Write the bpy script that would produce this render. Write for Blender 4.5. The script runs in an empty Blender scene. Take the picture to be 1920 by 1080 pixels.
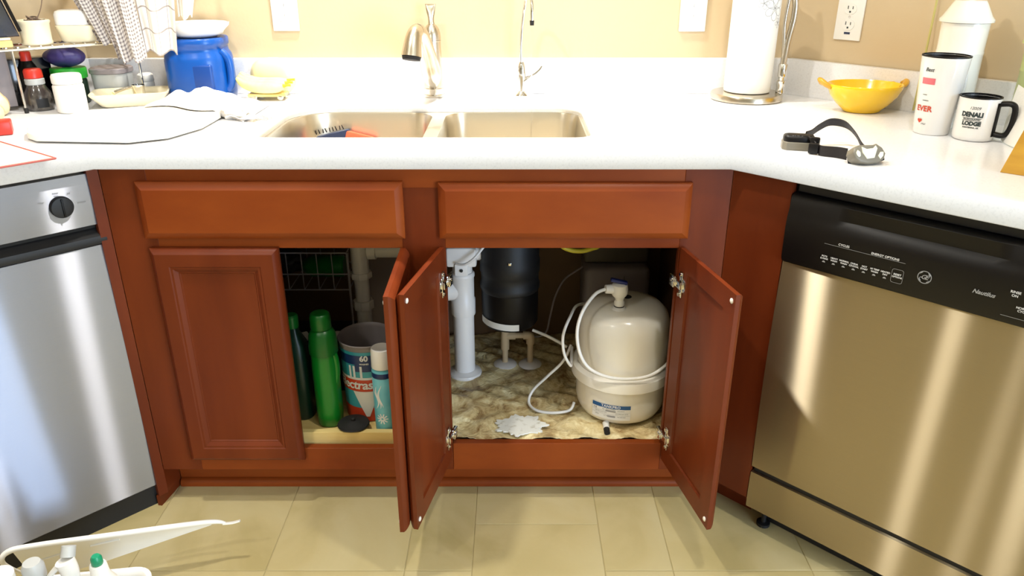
import bpy, bmesh, math, random
from mathutils import Vector, Matrix
random.seed(7)
PI = math.pi
R = math.radians
scene = bpy.context.scene
COL = scene.collection

# ------------------------------------------------------------------ camera
cd = bpy.data.cameras.new('camera'); cam = bpy.data.objects.new('camera', cd); COL.objects.link(cam)
cam.location = (0, -1.588, 1.290)
cam.rotation_euler = (R(90 - 23.6), 0, 0)
cd.sensor_width = 36.0; cd.lens = 36.0 * 1445 / 1920; cd.clip_start = 0.02
scene.camera = cam

# ------------------------------------------------------------------ world, lights, exposure
w = bpy.data.worlds.new('world'); scene.world = w; w.use_nodes = True
bg = w.node_tree.nodes['Background']; bg.inputs[0].default_value = (0.75, 0.85, 1.0, 1); bg.inputs[1].default_value = 1.0
scene.view_settings.view_transform = 'Standard'; scene.view_settings.look = 'None'
scene.view_settings.exposure = 0.04; scene.view_settings.gamma = 1.0
scene.view_settings.use_curve_mapping = False
WARM = (1.0, 0.965, 0.89)
LAMPS = [  # x, y, watts, spot cone (degrees)
    (-0.70, -0.40, 17, 150), (-0.22, 0.38, 46, 84), (0.42, -0.72, 11, 150), (-1.30, -1.60, 9, 150),
    (-1.90, -2.50, 7, 150)]
def area(name, loc, rot, sx, sy, power, color):
    l = bpy.data.lights.new(name, 'AREA'); l.shape = 'RECTANGLE'; l.size = sx; l.size_y = sy
    l.energy = power; l.color = color
    o = bpy.data.objects.new(name, l); COL.objects.link(o); o.location = loc; o.rotation_euler = rot
    return o
CEIL = 2.44
# daylight entering through the glazed door at the right rear of the room
area('daylight', (2.95, -3.86, 1.08), (R(90), 0, 0), 1.9, 2.0, 190, (0.58, 0.76, 1.0))

# ------------------------------------------------------------------ materials
def srgb(r, g, b):
    f = lambda c: (c / 255 / 12.92) if c / 255 <= 0.04045 else ((c / 255 + 0.055) / 1.055) ** 2.4
    return (f(r), f(g), f(b), 1)
def mat(name, col, rough=0.5, metal=0.0, spec=0.5, coat=0.0, trans=0.0, emit=None, estr=0, noise=None, bump=None, ior=1.5, aniso=0.0, sss=0.0):
    """noise=(scale, second colour, stretch xyz, low, high); bump=(scale, strength)"""
    m = bpy.data.materials.new(name); m.use_nodes = True
    nt = m.node_tree; b = nt.nodes['Principled BSDF']
    b.inputs['Base Color'].default_value = col; b.inputs['Roughness'].default_value = rough
    b.inputs['Metallic'].default_value = metal; b.inputs['Specular IOR Level'].default_value = spec
    b.inputs['Coat Weight'].default_value = coat; b.inputs['Transmission Weight'].default_value = trans
    b.inputs['IOR'].default_value = ior
    if sss: b.inputs['Subsurface Weight'].default_value = sss; b.inputs['Subsurface Radius'].default_value = (.01, .01, .01)
    if emit: b.inputs['Emission Color'].default_value = emit; b.inputs['Emission Strength'].default_value = estr
    if aniso:
        b.inputs['Anisotropic'].default_value = aniso
        b.inputs['Anisotropic Rotation'].default_value = .25
        t = nt.nodes.new('ShaderNodeTangent'); t.direction_type = 'RADIAL'; t.axis = 'Z'
        nt.links.new(t.outputs[0], b.inputs['Tangent'])
    if noise or bump:
        tc = nt.nodes.new('ShaderNodeTexCoord')
    if noise:
        sc, c2, st, lo, hi = noise
        mp = nt.nodes.new('ShaderNodeMapping'); mp.inputs['Scale'].default_value = st
        nz = nt.nodes.new('ShaderNodeTexNoise'); nz.inputs['Scale'].default_value = sc; nz.inputs['Detail'].default_value = 6
        cr = nt.nodes.new('ShaderNodeValToRGB')
        cr.color_ramp.elements[0].position = lo; cr.color_ramp.elements[0].color = col
        cr.color_ramp.elements[1].position = hi; cr.color_ramp.elements[1].color = c2
        nt.links.new(tc.outputs['Object'], mp.inputs[0]); nt.links.new(mp.outputs[0], nz.inputs['Vector'])
        nt.links.new(nz.outputs['Fac'], cr.inputs[0]); nt.links.new(cr.outputs[0], b.inputs['Base Color'])
    if bump:
        n2 = nt.nodes.new('ShaderNodeTexNoise'); n2.inputs['Scale'].default_value = bump[0]; n2.inputs['Detail'].default_value = 4
        bp = nt.nodes.new('ShaderNodeBump'); bp.inputs['Strength'].default_value = bump[1]; bp.inputs['Distance'].default_value = 0.002
        nt.links.new(tc.outputs['Object'], n2.inputs['Vector']); nt.links.new(n2.outputs['Fac'], bp.inputs['Height'])
        nt.links.new(bp.outputs[0], b.inputs['Normal'])
    return m
WOOD_V = mat('cherry_wood_upright', srgb(94, 36, 13), 0.38, spec=.22, noise=(3.0, srgb(116, 50, 20), (3, 3, 0.5), .35, .7))
WOOD_H = mat('cherry_wood_lengthwise', srgb(120, 49, 14), 0.42, spec=.22, noise=(3.0, srgb(144, 68, 22), (0.9, 3, 2.2), .35, .7))
WOOD_IN = mat('cabinet_interior_board', srgb(112, 82, 50), 0.6, noise=(4, srgb(92, 64, 38), (1, 1, .4), .3, .7))
LIGHTWOOD = mat('pale_maple', srgb(232, 208, 140), 0.5, noise=(8, srgb(214, 184, 112), (1, 4, 6), .3, .7))
QUARTZ = mat('white_quartz', srgb(236, 236, 238), 0.22, noise=(240, srgb(226, 226, 228), (1, 1, 1), .50, .74))
WALLP = mat('cream_wall_paint', srgb(204, 182, 146), 0.7, bump=(120, .15))
WALLG = mat('rear_wall_cooling_grey', srgb(206, 208, 212), 0.7, bump=(120, .15))  # grey invented for the unseen rear wall, cools reflections in the left steel
CEILP = mat('ceiling_paint', srgb(235, 230, 220), 0.8, bump=(90, .2))
def steel_mat(name, col, rot=0.0):
    """steel brushed side to side: very anisotropic gloss over a softer one"""
    m = bpy.data.materials.new(name); m.use_nodes = True; nt = m.node_tree
    b = nt.nodes['Principled BSDF']; out = nt.nodes['Material Output']
    b.inputs['Base Color'].default_value = col; b.inputs['Metallic'].default_value = 1; b.inputs['Roughness'].default_value = .5
    g = nt.nodes.new('ShaderNodeBsdfAnisotropic'); g.inputs['Color'].default_value = col
    g.inputs['Roughness'].default_value = .235; g.inputs['Anisotropy'].default_value = .905; g.inputs['Rotation'].default_value = rot
    t = nt.nodes.new('ShaderNodeTangent'); t.direction_type = 'UV_MAP'; t.uv_map = 'UVMap'; nt.links.new(t.outputs[0], g.inputs['Tangent'])
    tc = nt.nodes.new('ShaderNodeTexCoord'); mp = nt.nodes.new('ShaderNodeMapping'); mp.inputs['Scale'].default_value = (3, 3, 160)
    nz = nt.nodes.new('ShaderNodeTexNoise'); nz.inputs['Scale'].default_value = 4
    mx = nt.nodes.new('ShaderNodeMix'); mx.data_type = 'RGBA'; mx.inputs['A'].default_value = col; mx.inputs['B'].default_value = [c * .93 for c in col[:3]] + [1]
    nt.links.new(tc.outputs['Object'], mp.inputs[0]); nt.links.new(mp.outputs[0], nz.inputs['Vector']); nt.links.new(nz.outputs['Fac'], mx.inputs['Factor'])
    nt.links.new(mx.outputs['Result'], g.inputs['Color']); nt.links.new(mx.outputs['Result'], b.inputs['Base Color'])
    ms = nt.nodes.new('ShaderNodeMixShader'); ms.inputs[0].default_value = .7
    nt.links.new(b.outputs[0], ms.inputs[1]); nt.links.new(g.outputs[0], ms.inputs[2]); nt.links.new(ms.outputs[0], out.inputs[0])
    return m
STEEL_L = steel_mat('brushed_steel_daylight_tint', (0.36, 0.37, 0.43, 1))  # cool daylight is tinted into this steel's colour
STEEL_R = steel_mat('brushed_steel_warm_reflections', (0.46, 0.39, 0.27, 1))  # warm reflections of wood and floor are tinted into the colour
SINKST = mat('satin_sink_steel', (0.74, 0.68, 0.56, 1), 0.30, metal=1, aniso=0.6, bump=(60, .08))
NICKEL = mat('brushed_nickel', (0.62, 0.56, 0.46, 1), 0.24, metal=1, bump=(200, .03))
CHROME = mat('chrome', (0.75, 0.74, 0.72, 1), 0.10, metal=1, bump=(30, .02))
BLACKP = mat('black_glossy_plastic', srgb(12, 10, 11), 0.42, spec=.3, bump=(40, .03))
BLACKM = mat('black_matte_plastic', srgb(20, 20, 22), 0.55, bump=(60, .1))
BLACKR = mat('black_rubber', srgb(24, 22, 22), 0.7, bump=(80, .1))
PVC = mat('white_pvc', srgb(232, 226, 220), 0.38, bump=(30, .05))
CPVC = mat('beige_cpvc', srgb(206, 182, 146), 0.42, bump=(30, .05))
WHITEPL = mat('white_plastic', srgb(236, 234, 228), 0.35, bump=(40, .04))
WHITEG = mat('white_gloss_enamel', srgb(244, 239, 226), 0.22, coat=0.3, bump=(18, .03))
WHITEC = mat('white_glazed_ceramic', srgb(238, 236, 232), 0.18, coat=0.4, bump=(20, .03))
CREAMC = mat('cream_glazed_ceramic', srgb(236, 226, 196), 0.3, coat=0.3, bump=(20, .04))
PAPER = mat('white_paper', srgb(244, 242, 236), 0.85, bump=(160, .3))
YELLOWC = mat('yellow_glazed_ceramic', srgb(250, 206, 24), 0.2, coat=0.4, noise=(9, srgb(240, 188, 20), (1, 1, 1), .4, .8))
BROWNC = mat('browned_yellow_glaze', srgb(214, 160, 40), 0.25, coat=0.4, bump=(30, .05))
GREENC = mat('pale_green_enamel', srgb(196, 206, 138), 0.3, coat=0.3, bump=(20, .03))
BLUEPL = mat('blue_plastic', srgb(8, 76, 158), 0.28, bump=(16, .05))
GREENPL = mat('green_plastic', srgb(14, 128, 38), 0.3, bump=(14, .05))
GREENCAP = mat('dark_green_cap', srgb(12, 100, 30), 0.35, bump=(60, .1))
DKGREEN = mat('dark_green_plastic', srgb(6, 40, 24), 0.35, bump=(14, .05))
GREENLID = mat('bright_green_lid', srgb(40, 170, 50), 0.4, bump=(30, .05))
TEALGR = mat('teal_green_cap', srgb(20, 140, 100), 0.35, bump=(30, .05))
RED = mat('red_plastic', srgb(200, 50, 36), 0.35, bump=(30, .05))
ORANGE = mat('orange_red_sponge', srgb(232, 92, 56), 0.7, bump=(120, .5))
NAVY = mat('navy_plastic', srgb(40, 52, 84), 0.4, bump=(60, .1))
NAVYP = mat('navy_print', srgb(16, 44, 96), 0.4, bump=(30, .02))
BLUEP = mat('blue_print', srgb(20, 84, 140), 0.4, bump=(30, .02))
BLUEKN = mat('blue_valve_plastic', srgb(26, 40, 110), 0.35, bump=(30, .05))
TEALP = mat('teal_print', srgb(24, 130, 150), 0.4, noise=(6, srgb(90, 190, 196), (1, 1, .5), .3, .8))
AQUA = mat('aqua_printed_can', srgb(120, 196, 208), 0.3, metal=0.0, noise=(5, srgb(60, 160, 184), (1, 1, 2), .35, .75))
REDP = mat('red_orange_print', srgb(200, 62, 30), 0.4, bump=(30, .02))
PINKP = mat('pink_print', srgb(222, 110, 120), 0.4, bump=(30, .02))
GREYP = mat('grey_print', srgb(150, 148, 146), 0.5, bump=(30, .02))
DARKP = mat('dark_print', srgb(50, 60, 60), 0.5, bump=(30, .02))
WHITEP = mat('white_print', srgb(225, 225, 225), 0.5, bump=(30, .02))
SILVERP = mat('silver_print', srgb(150, 150, 150), 0.4, bump=(30, .02))
LABELW = mat('white_label', srgb(226, 224, 218), 0.45, bump=(30, .02))
GREYPL = mat('grey_plastic', srgb(138, 130, 132), 0.5, bump=(30, .1))
DKGREYPL = mat('dark_grey_plastic', srgb(88, 80, 66), 0.5, bump=(30, .1))
LAMPGREY = mat('grey_lamp_plastic', srgb(120, 114, 100), 0.4, bump=(60, .1))
LENS = mat('clear_lens', srgb(226, 228, 206), 0.08, coat=0.5, bump=(60, .2))
STRAP = mat('black_elastic_strap', srgb(26, 20, 20), 0.6, bump=(300, .5))
PEPPER = mat('dark_seasoning_glass', srgb(52, 46, 44), 0.15, coat=0.4, noise=(30, srgb(110, 104, 96), (1, 1, 1), .45, .7))
GLASS = mat('clear_plastic', (0.96, 0.97, 0.97, 1), 0.06, trans=0.92, ior=1.35, bump=(20, .05))
GARLIC = mat('cream_garlic', srgb(236, 204, 150), 0.4, noise=(20, srgb(250, 232, 196), (1, 1, .3), .3, .7))
FROST = mat('frosted_plastic', srgb(206, 208, 206), 0.4, trans=0.25, bump=(20, .05))
DARKGLASS = mat('dark_gloss_blue_glint', srgb(14, 16, 26), 0.15, coat=0.4, noise=(5, srgb(30, 44, 84), (1, 1, 1), .55, .75))  # blue blotches paint a glint into the dark colour
PURPLE = mat('indigo_bag', srgb(58, 50, 110), 0.45, bump=(40, .5))
TWINE = mat('grey_brown_twine', srgb(120, 100, 84), 0.9, bump=(200, .8))
BANANA = mat('banana_skin', srgb(244, 226, 120), 0.4, noise=(14, srgb(250, 240, 180), (1, 1, 1), .3, .7))
STEM = mat('banana_stem', srgb(176, 168, 40), 0.6, bump=(60, .3))
BREAD = mat('cream_bread_bag', srgb(246, 228, 170), 0.3, bump=(30, .5))
FABRIC = mat('white_cotton', srgb(238, 232, 224), 0.9, bump=(400, .6))
FABSTRIPE = mat('olive_stripe_cotton', srgb(200, 190, 120), 0.9, bump=(400, .6))
REDMAT = mat('cream_worktop_mat', srgb(244, 214, 190), 0.5, bump=(100, .1))
REDEDGE = mat('dark_red_edge', srgb(190, 92, 84), 0.5, bump=(60, .1))
BOARDW = mat('white_cutting_board', srgb(242, 238, 228), 0.45, noise=(12, srgb(246, 232, 206), (1, 1, 1), .45, .8))
KNIFEW = mat('golden_wood', srgb(206, 156, 52), 0.45, noise=(6, srgb(178, 124, 34), (1, 1, 5), .35, .7))
GREENCORD = mat('olive_green_cord', srgb(196, 186, 112), 0.6, bump=(100, .3))
WATER = mat('water', (1, 1, 1, 1), 0.03, trans=1.0, ior=1.33, bump=(60, .2))
LAMPGLOW = mat('lamp_glow', (1, 1, 1, 1), 0.5, emit=(1.0, 0.84, 0.6, 1), estr=14, bump=(10, .01))
PALEBLUE = mat('sky_glow', (1, 1, 1, 1), 0.5, bump=(10, .01))
RUST = mat('white_paint_spill', srgb(238, 238, 230), 0.6, noise=(60, srgb(200, 196, 180), (1, 1, 1), .55, .72))
YELLOWPL = mat('yellow_plastic', srgb(206, 190, 44), 0.4, bump=(30, .05))

def floor_mat(name, c1, c2, c3):
    m = bpy.data.materials.new(name); m.use_nodes = True; nt = m.node_tree; b = nt.nodes['Principled BSDF']
    oi = nt.nodes.new('ShaderNodeObjectInfo'); tc = nt.nodes.new('ShaderNodeTexCoord')
    add = nt.nodes.new('ShaderNodeVectorMath'); add.operation = 'ADD'
    ml = nt.nodes.new('ShaderNodeVectorMath'); ml.operation = 'SCALE'; ml.inputs[3].default_value = 9.0
    cmb = nt.nodes.new('ShaderNodeCombineXYZ')
    for i in range(3): nt.links.new(oi.outputs['Random'], cmb.inputs[i])
    nt.links.new(cmb.outputs[0], ml.inputs[0])
    nt.links.new(tc.outputs['Object'], add.inputs[0]); nt.links.new(ml.outputs[0], add.inputs[1])
    n1 = nt.nodes.new('ShaderNodeTexNoise'); n1.inputs['Scale'].default_value = 3.2; n1.inputs['Detail'].default_value = 7; n1.inputs['Distortion'].default_value = 1.2
    nt.links.new(add.outputs[0], n1.inputs['Vector'])
    cr = nt.nodes.new('ShaderNodeValToRGB'); e = cr.color_ramp.elements
    e[0].position = .32; e[0].color = c1; e[1].position = .68; e[1].color = c3
    k = cr.color_ramp.elements.new(.5); k.color = c2
    nt.links.new(n1.outputs['Fac'], cr.inputs[0]); nt.links.new(cr.outputs[0], b.inputs['Base Color'])
    b.inputs['Roughness'].default_value = .42
    n2 = nt.nodes.new('ShaderNodeTexNoise'); n2.inputs['Scale'].default_value = 25; n2.inputs['Detail'].default_value = 5
    bp = nt.nodes.new('ShaderNodeBump'); bp.inputs['Strength'].default_value = .25; bp.inputs['Distance'].default_value = .003
    nt.links.new(tc.outputs['Object'], n2.inputs['Vector']); nt.links.new(n2.outputs['Fac'], bp.inputs['Height']); nt.links.new(bp.outputs[0], b.inputs['Normal'])
    return m
TILE = floor_mat('stone_look_tile', srgb(186, 170, 118), srgb(200, 184, 134), srgb(206, 192, 146))
GROUT = mat('tile_joint', srgb(190, 176, 130), 0.6, bump=(60, .2))

def liner_mat():
    m = bpy.data.materials.new('marbled_liner'); m.use_nodes = True; nt = m.node_tree; b = nt.nodes['Principled BSDF']
    tc = nt.nodes.new('ShaderNodeTexCoord')
    n1 = nt.nodes.new('ShaderNodeTexNoise'); n1.inputs['Scale'].default_value = 17; n1.inputs['Detail'].default_value = 10; n1.inputs['Distortion'].default_value = 1.1; n1.inputs['Roughness'].default_value = .62
    nt.links.new(tc.outputs['Object'], n1.inputs['Vector'])
    cr = nt.nodes.new('ShaderNodeValToRGB'); e = cr.color_ramp.elements
    e[0].position = .32; e[0].color = srgb(140, 106, 60); e[1].position = .64; e[1].color = srgb(246, 232, 186)
    k = e.new(.42); k.color = srgb(198, 172, 122); k = e.new(.52); k.color = srgb(226, 206, 154)
    nt.links.new(n1.outputs['Fac'], cr.inputs[0]); nt.links.new(cr.outputs[0], b.inputs['Base Color'])
    b.inputs['Roughness'].default_value = .22
    n2 = nt.nodes.new('ShaderNodeTexNoise'); n2.inputs['Scale'].default_value = 40; n2.inputs['Detail'].default_value = 8; n2.inputs['Distortion'].default_value = 1.5
    bp = nt.nodes.new('ShaderNodeBump'); bp.inputs['Strength'].default_value = .8; bp.inputs['Distance'].default_value = .006
    nt.links.new(tc.outputs['Object'], n2.inputs['Vector']); nt.links.new(n2.outputs['Fac'], bp.inputs['Height']); nt.links.new(bp.outputs[0], b.inputs['Normal'])
    return m
LINER = liner_mat()

def towel_mat(name, base, line, nx, ny, wd, fine=False):
    m = bpy.data.materials.new(name); m.use_nodes = True; nt = m.node_tree; b = nt.nodes['Principled BSDF']
    uv = nt.nodes.new('ShaderNodeTexCoord'); sp = nt.nodes.new('ShaderNodeSeparateXYZ'); nt.links.new(uv.outputs['UV'], sp.inputs[0])
    res = []
    for i, n in ((0, nx), (1, ny)):
        mu = nt.nodes.new('ShaderNodeMath'); mu.operation = 'MULTIPLY'; mu.inputs[1].default_value = n; nt.links.new(sp.outputs[i], mu.inputs[0])
        fr = nt.nodes.new('ShaderNodeMath'); fr.operation = 'FRACT'; nt.links.new(mu.outputs[0], fr.inputs[0])
        lt = nt.nodes.new('ShaderNodeMath'); lt.operation = 'LESS_THAN'; lt.inputs[1].default_value = wd; nt.links.new(fr.outputs[0], lt.inputs[0])
        res.append(lt)
    ad = nt.nodes.new('ShaderNodeMath'); ad.operation = 'ADD'; nt.links.new(res[0].outputs[0], ad.inputs[0]); nt.links.new(res[1].outputs[0], ad.inputs[1])
    hf = nt.nodes.new('ShaderNodeMath'); hf.operation = 'MULTIPLY'; hf.inputs[1].default_value = .5 if fine else .9; hf.use_clamp = True; nt.links.new(ad.outputs[0], hf.inputs[0])
    mx = nt.nodes.new('ShaderNodeMix'); mx.data_type = 'RGBA'; mx.inputs['A'].default_value = base; mx.inputs['B'].default_value = line
    nt.links.new(hf.outputs[0], mx.inputs['Factor']); nt.links.new(mx.outputs['Result'], b.inputs['Base Color'])
    b.inputs['Roughness'].default_value = .9
    return m
TOWEL1 = towel_mat('checked_towel', srgb(214, 206, 198), srgb(118, 108, 108), 20, 30, .45, True)
TOWEL2 = towel_mat('windowpane_towel', srgb(238, 230, 222), srgb(160, 150, 144), 4, 5, .07)

# ------------------------------------------------------------------ object helpers
def obj(name, bm, m, parent=None, smooth=None, loc=None, rot=None):
    me = bpy.data.meshes.new(name)
    bmesh.ops.recalc_face_normals(bm, faces=bm.faces)
    bm.to_mesh(me); bm.free()
    if m: me.materials.append(m)
    if smooth is None: smooth = 35
    if smooth:
        for p in me.polygons: p.use_smooth = True
        try: me.set_sharp_from_angle(angle=R(smooth))
        except Exception: pass
    o = bpy.data.objects.new(name, me); COL.objects.link(o)
    if parent: o.parent = parent
    if loc: o.location = loc
    if rot: o.rotation_euler = rot
    return o
def thing(name, label, cat, loc=(0, 0, 0), rz=0, group=None):
    o = bpy.data.objects.new(name, None); COL.objects.link(o); o.empty_display_size = .05
    o.location = loc; o.rotation_euler = (0, 0, rz); o['label'] = label; o['category'] = cat
    if group: o['group'] = group
    return o
def tag(o, label, cat, group=None):
    o['label'] = label; o['category'] = cat
    if group: o['group'] = group
    return o
def struct(o): o['kind'] = 'structure'; return o
BM = bmesh.new
def box(bm, x0, x1, y0, y1, z0, z1, bev=0, M=None, seg=2):
    vs = [bm.verts.new((x, y, z)) for x in (x0, x1) for y in (y0, y1) for z in (z0, z1)]
    f = [(0, 1, 3, 2), (4, 6, 7, 5), (0, 4, 5, 1), (2, 3, 7, 6), (0, 2, 6, 4), (1, 5, 7, 3)]
    fs = [bm.faces.new([vs[i] for i in q]) for q in f]
    if M is not None: bmesh.ops.transform(bm, matrix=M, verts=vs)
    if bev > 0:
        es = list({e for q in fs for e in q.edges})
        bmesh.ops.bevel(bm, geom=es, offset=bev, segments=seg, affect='EDGES', profile=.5)
    return bm
def lathe(bm, prof, cx=0, cy=0, seg=32, M=None, cap=True, sx=1, sy=1, sq=0):
    """prof: list of (radius, z); sq>0 squares the section off"""
    rings = []
    allv = []
    for r, z in prof:
        if r < 1e-6:
            v = bm.verts.new((cx, cy, z)); rings.append([v]); allv.append(v); continue
        ring = []
        for i in range(seg):
            a = 2 * PI * i / seg
            c, s = math.cos(a), math.sin(a)
            if sq:
                p = 2 / (2 + sq); c = math.copysign(abs(c) ** p, c); s = math.copysign(abs(s) ** p, s)
            v = bm.verts.new((cx + r * c * sx, cy + r * s * sy, z)); ring.append(v); allv.append(v)
        rings.append(ring)
    for a, b in zip(rings[:-1], rings[1:]):
        if len(a) == 1 and len(b) == 1: continue
        for i in range(seg):
            j = (i + 1) % seg
            if len(a) == 1: bm.faces.new((a[0], b[j], b[i]))
            elif len(b) == 1: bm.faces.new((a[i], a[j], b[0]))
            else: bm.faces.new((a[i], a[j], b[j], b[i]))
    if cap:
        if len(rings[0]) > 1: bm.faces.new(list(reversed(rings[0])))
        if len(rings[-1]) > 1: bm.faces.new(rings[-1])
    if M is not None: bmesh.ops.transform(bm, matrix=M, verts=allv)
    return bm
def cyl(bm, p0, p1, r0, r1=None, seg=16):
    p0, p1 = Vector(p0), Vector(p1); d = p1 - p0
    M = Matrix.Translation(p0) @ d.to_track_quat('Z', 'Y').to_matrix().to_4x4()
    return lathe(bm, [(r0, 0), (r0 if r1 is None else r1, d.length)], seg=seg, M=M)
def spline(pts, n=8):
    P = [Vector(p) for p in pts]; out = []
    for i in range(len(P) - 1):
        a = P[max(i - 1, 0)]; b = P[i]; c = P[i + 1]; d = P[min(i + 2, len(P) - 1)]
        for k in range(n):
            t = k / n
            out.append(.5 * ((2 * b) + (c - a) * t + (2 * a - 5 * b + 4 * c - d) * t * t + (-a + 3 * b - 3 * c + d) * t ** 3))
    out.append(P[-1]); return out
def tube(bm, pts, r, seg=10, sx=1.0, sy=1.0, smooth=0, up=None):
    """r a number or a list as long as pts"""
    if smooth:
        if not isinstance(r, (int, float)):
            rr = spline([(q, 0, 0) for q in r], smooth); r = [q[0] for q in rr]
        pts = spline(pts, smooth)
    P = [Vector(p) for p in pts]; n = len(P)
    if isinstance(r, (int, float)): r = [r] * n
    t0 = (P[1] - P[0]).normalized()
    u = Vector(up) if up else (Vector((0, 0, 1)) if abs(t0.z) < .9 else Vector((1, 0, 0)))
    u = (u - t0 * u.dot(t0)).normalized()
    rings = []
    for i in range(n):
        t = (P[min(i + 1, n - 1)] - P[max(i - 1, 0)]).normalized()
        u = (u - t * u.dot(t)).normalized(); v = t.cross(u)
        rings.append([bm.verts.new(P[i] + u * (math.cos(2 * PI * k / seg) * r[i] * sx) + v * (math.sin(2 * PI * k / seg) * r[i] * sy)) for k in range(seg)])
    for a, b in zip(rings[:-1], rings[1:]):
        for k in range(seg):
            j = (k + 1) % seg; bm.faces.new((a[k], a[j], b[j], b[k]))
    bm.faces.new(list(reversed(rings[0]))); bm.faces.new(rings[-1])
    return bm
def panel(bm, w, h, rings, back=0.0, brings=None):
    """upright board, x 0..w, z 0..h; rings = (inset, y) from the back edge round to the face; brings the same for the rear"""
    def rg(i, y): return [bm.verts.new(p) for p in ((i, y, i), (w - i, y, i), (w - i, y, h - i), (i, y, h - i))]
    prev = rg(0, back); first = prev
    for i, y in rings:
        cur = rg(i, y)
        for k in range(4): bm.faces.new((prev[k], prev[(k + 1) % 4], cur[(k + 1) % 4], cur[k]))
        prev = cur
    bm.faces.new(prev)
    prev = first
    for i, y in (brings or []):
        cur = rg(i, y)
        for k in range(4): bm.faces.new((prev[(k + 1) % 4], prev[k], cur[k], cur[(k + 1) % 4]))
        prev = cur
    bm.faces.new(list(reversed(prev)))
    return bm
def prism(bm, pts, z0, z1, M=None, bev=0):
    a = [bm.verts.new((x, y, z0)) for x, y in pts]; b = [bm.verts.new((x, y, z1)) for x, y in pts]
    n = len(pts); fs = [bm.faces.new(list(reversed(a))), bm.faces.new(b)]
    for i in range(n): fs.append(bm.faces.new((a[i], a[(i + 1) % n], b[(i + 1) % n], b[i])))
    if M is not None: bmesh.ops.transform(bm, matrix=M, verts=a + b)
    if bev: bmesh.ops.bevel(bm, geom=list(fs[1].edges), offset=bev, segments=3, affect='EDGES', profile=.5)
    return bm
def sweep(bm, path, prof):
    """prof (out, z) swept along a plan polyline, out = to the right of travel, mitred"""
    rings = []
    n = len(path)
    for i in range(n):
        p = Vector(path[i])
        d0 = (p - Vector(path[i - 1])).normalized() if i else None
        d1 = (Vector(path[i + 1]) - p).normalized() if i < n - 1 else None
        nn = lambda d: Vector((d.y, -d.x))
        if d0 is None: m = nn(d1)
        elif d1 is None: m = nn(d0)
        else:
            m = (nn(d0) + nn(d1)); m = m / (m.dot(nn(d0)))
        rings.append([bm.verts.new((p.x + m.x * o, p.y + m.y * o, z)) for o, z in prof])
    k = len(prof)
    for a, b in zip(rings[:-1], rings[1:]):
        for i in range(k): bm.faces.new((a[i], a[(i + 1) % k], b[(i + 1) % k], b[i]))
    bm.faces.new(list(reversed(rings[0]))); bm.faces.new(rings[-1])
    return bm
def rrect(x0, x1, y0, y1, r, seg=8):
    """r = (front-left, front-right, back-right, back-left)"""
    out = []
    for cx, cy, a0, q in ((x0, y0, PI, r[0]), (x1, y0, 1.5 * PI, r[1]), (x1, y1, 0, r[2]), (x0, y1, .5 * PI, r[3])):
        ox = cx + q if cx == x0 else cx - q; oy = cy + q if cy == y0 else cy - q
        for k in range(seg + 1):
            a = a0 + .5 * PI * k / seg; out.append((ox + q * math.cos(a), oy + q * math.sin(a)))
    return out
def from_bmesh_of(me):
    bm = BM(); bm.from_mesh(me); return bm
def plate(outline, holes, z0, z1):
    """flat slab with holes, filled through a 2D curve"""
    cu = bpy.data.curves.new('tmp', 'CURVE'); cu.dimensions = '2D'; cu.fill_mode = 'BOTH'; cu.extrude = (z1 - z0) / 2
    for loop in [outline] + holes:
        s = cu.splines.new('POLY'); s.points.add(len(loop) - 1); s.use_cyclic_u = True
        for p, q in zip(s.points, loop): p.co = (q[0], q[1], 0, 1)
    o = bpy.data.objects.new('tmp', cu); COL.objects.link(o)
    dg = bpy.context.evaluated_depsgraph_get(); me = bpy.data.meshes.new_from_object(o.evaluated_get(dg))
    bm = from_bmesh_of(me); bmesh.ops.remove_doubles(bm, verts=bm.verts, dist=1e-6)
    bmesh.ops.translate(bm, vec=(0, 0, (z0 + z1) / 2), verts=bm.verts)
    bpy.data.objects.remove(o); bpy.data.curves.remove(cu); bpy.data.meshes.remove(me)
    return bm
def text_bm(s, size, shear=0, bold=0, spacing=1.0):
    """flat lettering centred on 0,0 in the xy plane"""
    cu = bpy.data.curves.new('tmp', 'FONT'); cu.body = s; cu.size = size; cu.align_x = 'CENTER'; cu.align_y = 'CENTER'
    cu.shear = shear; cu.offset = bold; cu.space_character = spacing; cu.resolution_u = 3
    o = bpy.data.objects.new('tmp', cu); COL.objects.link(o)
    dg = bpy.context.evaluated_depsgraph_get(); me = bpy.data.meshes.new_from_object(o.evaluated_get(dg))
    bm = from_bmesh_of(me)
    bpy.data.objects.remove(o); bpy.data.curves.remove(cu); bpy.data.meshes.remove(me)
    return bm
def merge(dst, src, f=None):
    mp = {}
    for v in src.verts:
        p = f(v.co) if f else v.co
        mp[v] = dst.verts.new(p)
    for fc in src.faces:
        try: dst.faces.new([mp[v] for v in fc.verts])
        except ValueError: pass
    src.free(); return dst
def wrapf(cx, cy, r, ang, zc, taper=0):
    """maps flat x,y onto an upright cylinder, centred at angle ang (0=+x)"""
    def f(c):
        rr = r + taper * c.y
        a = ang + c.x / r
        return Vector((cx + rr * math.cos(a), cy + rr * math.sin(a), zc + c.y))
    return f
def rectgrid(w, h, nx, ny=1):
    bm = BM(); vs = [[bm.verts.new((-w / 2 + w * i / nx, -h / 2 + h * j / ny, 0)) for i in range(nx + 1)] for j in range(ny + 1)]
    for j in range(ny):
        for i in range(nx): bm.faces.new((vs[j][i], vs[j][i + 1], vs[j + 1][i + 1], vs[j + 1][i]))
    return bm
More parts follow.
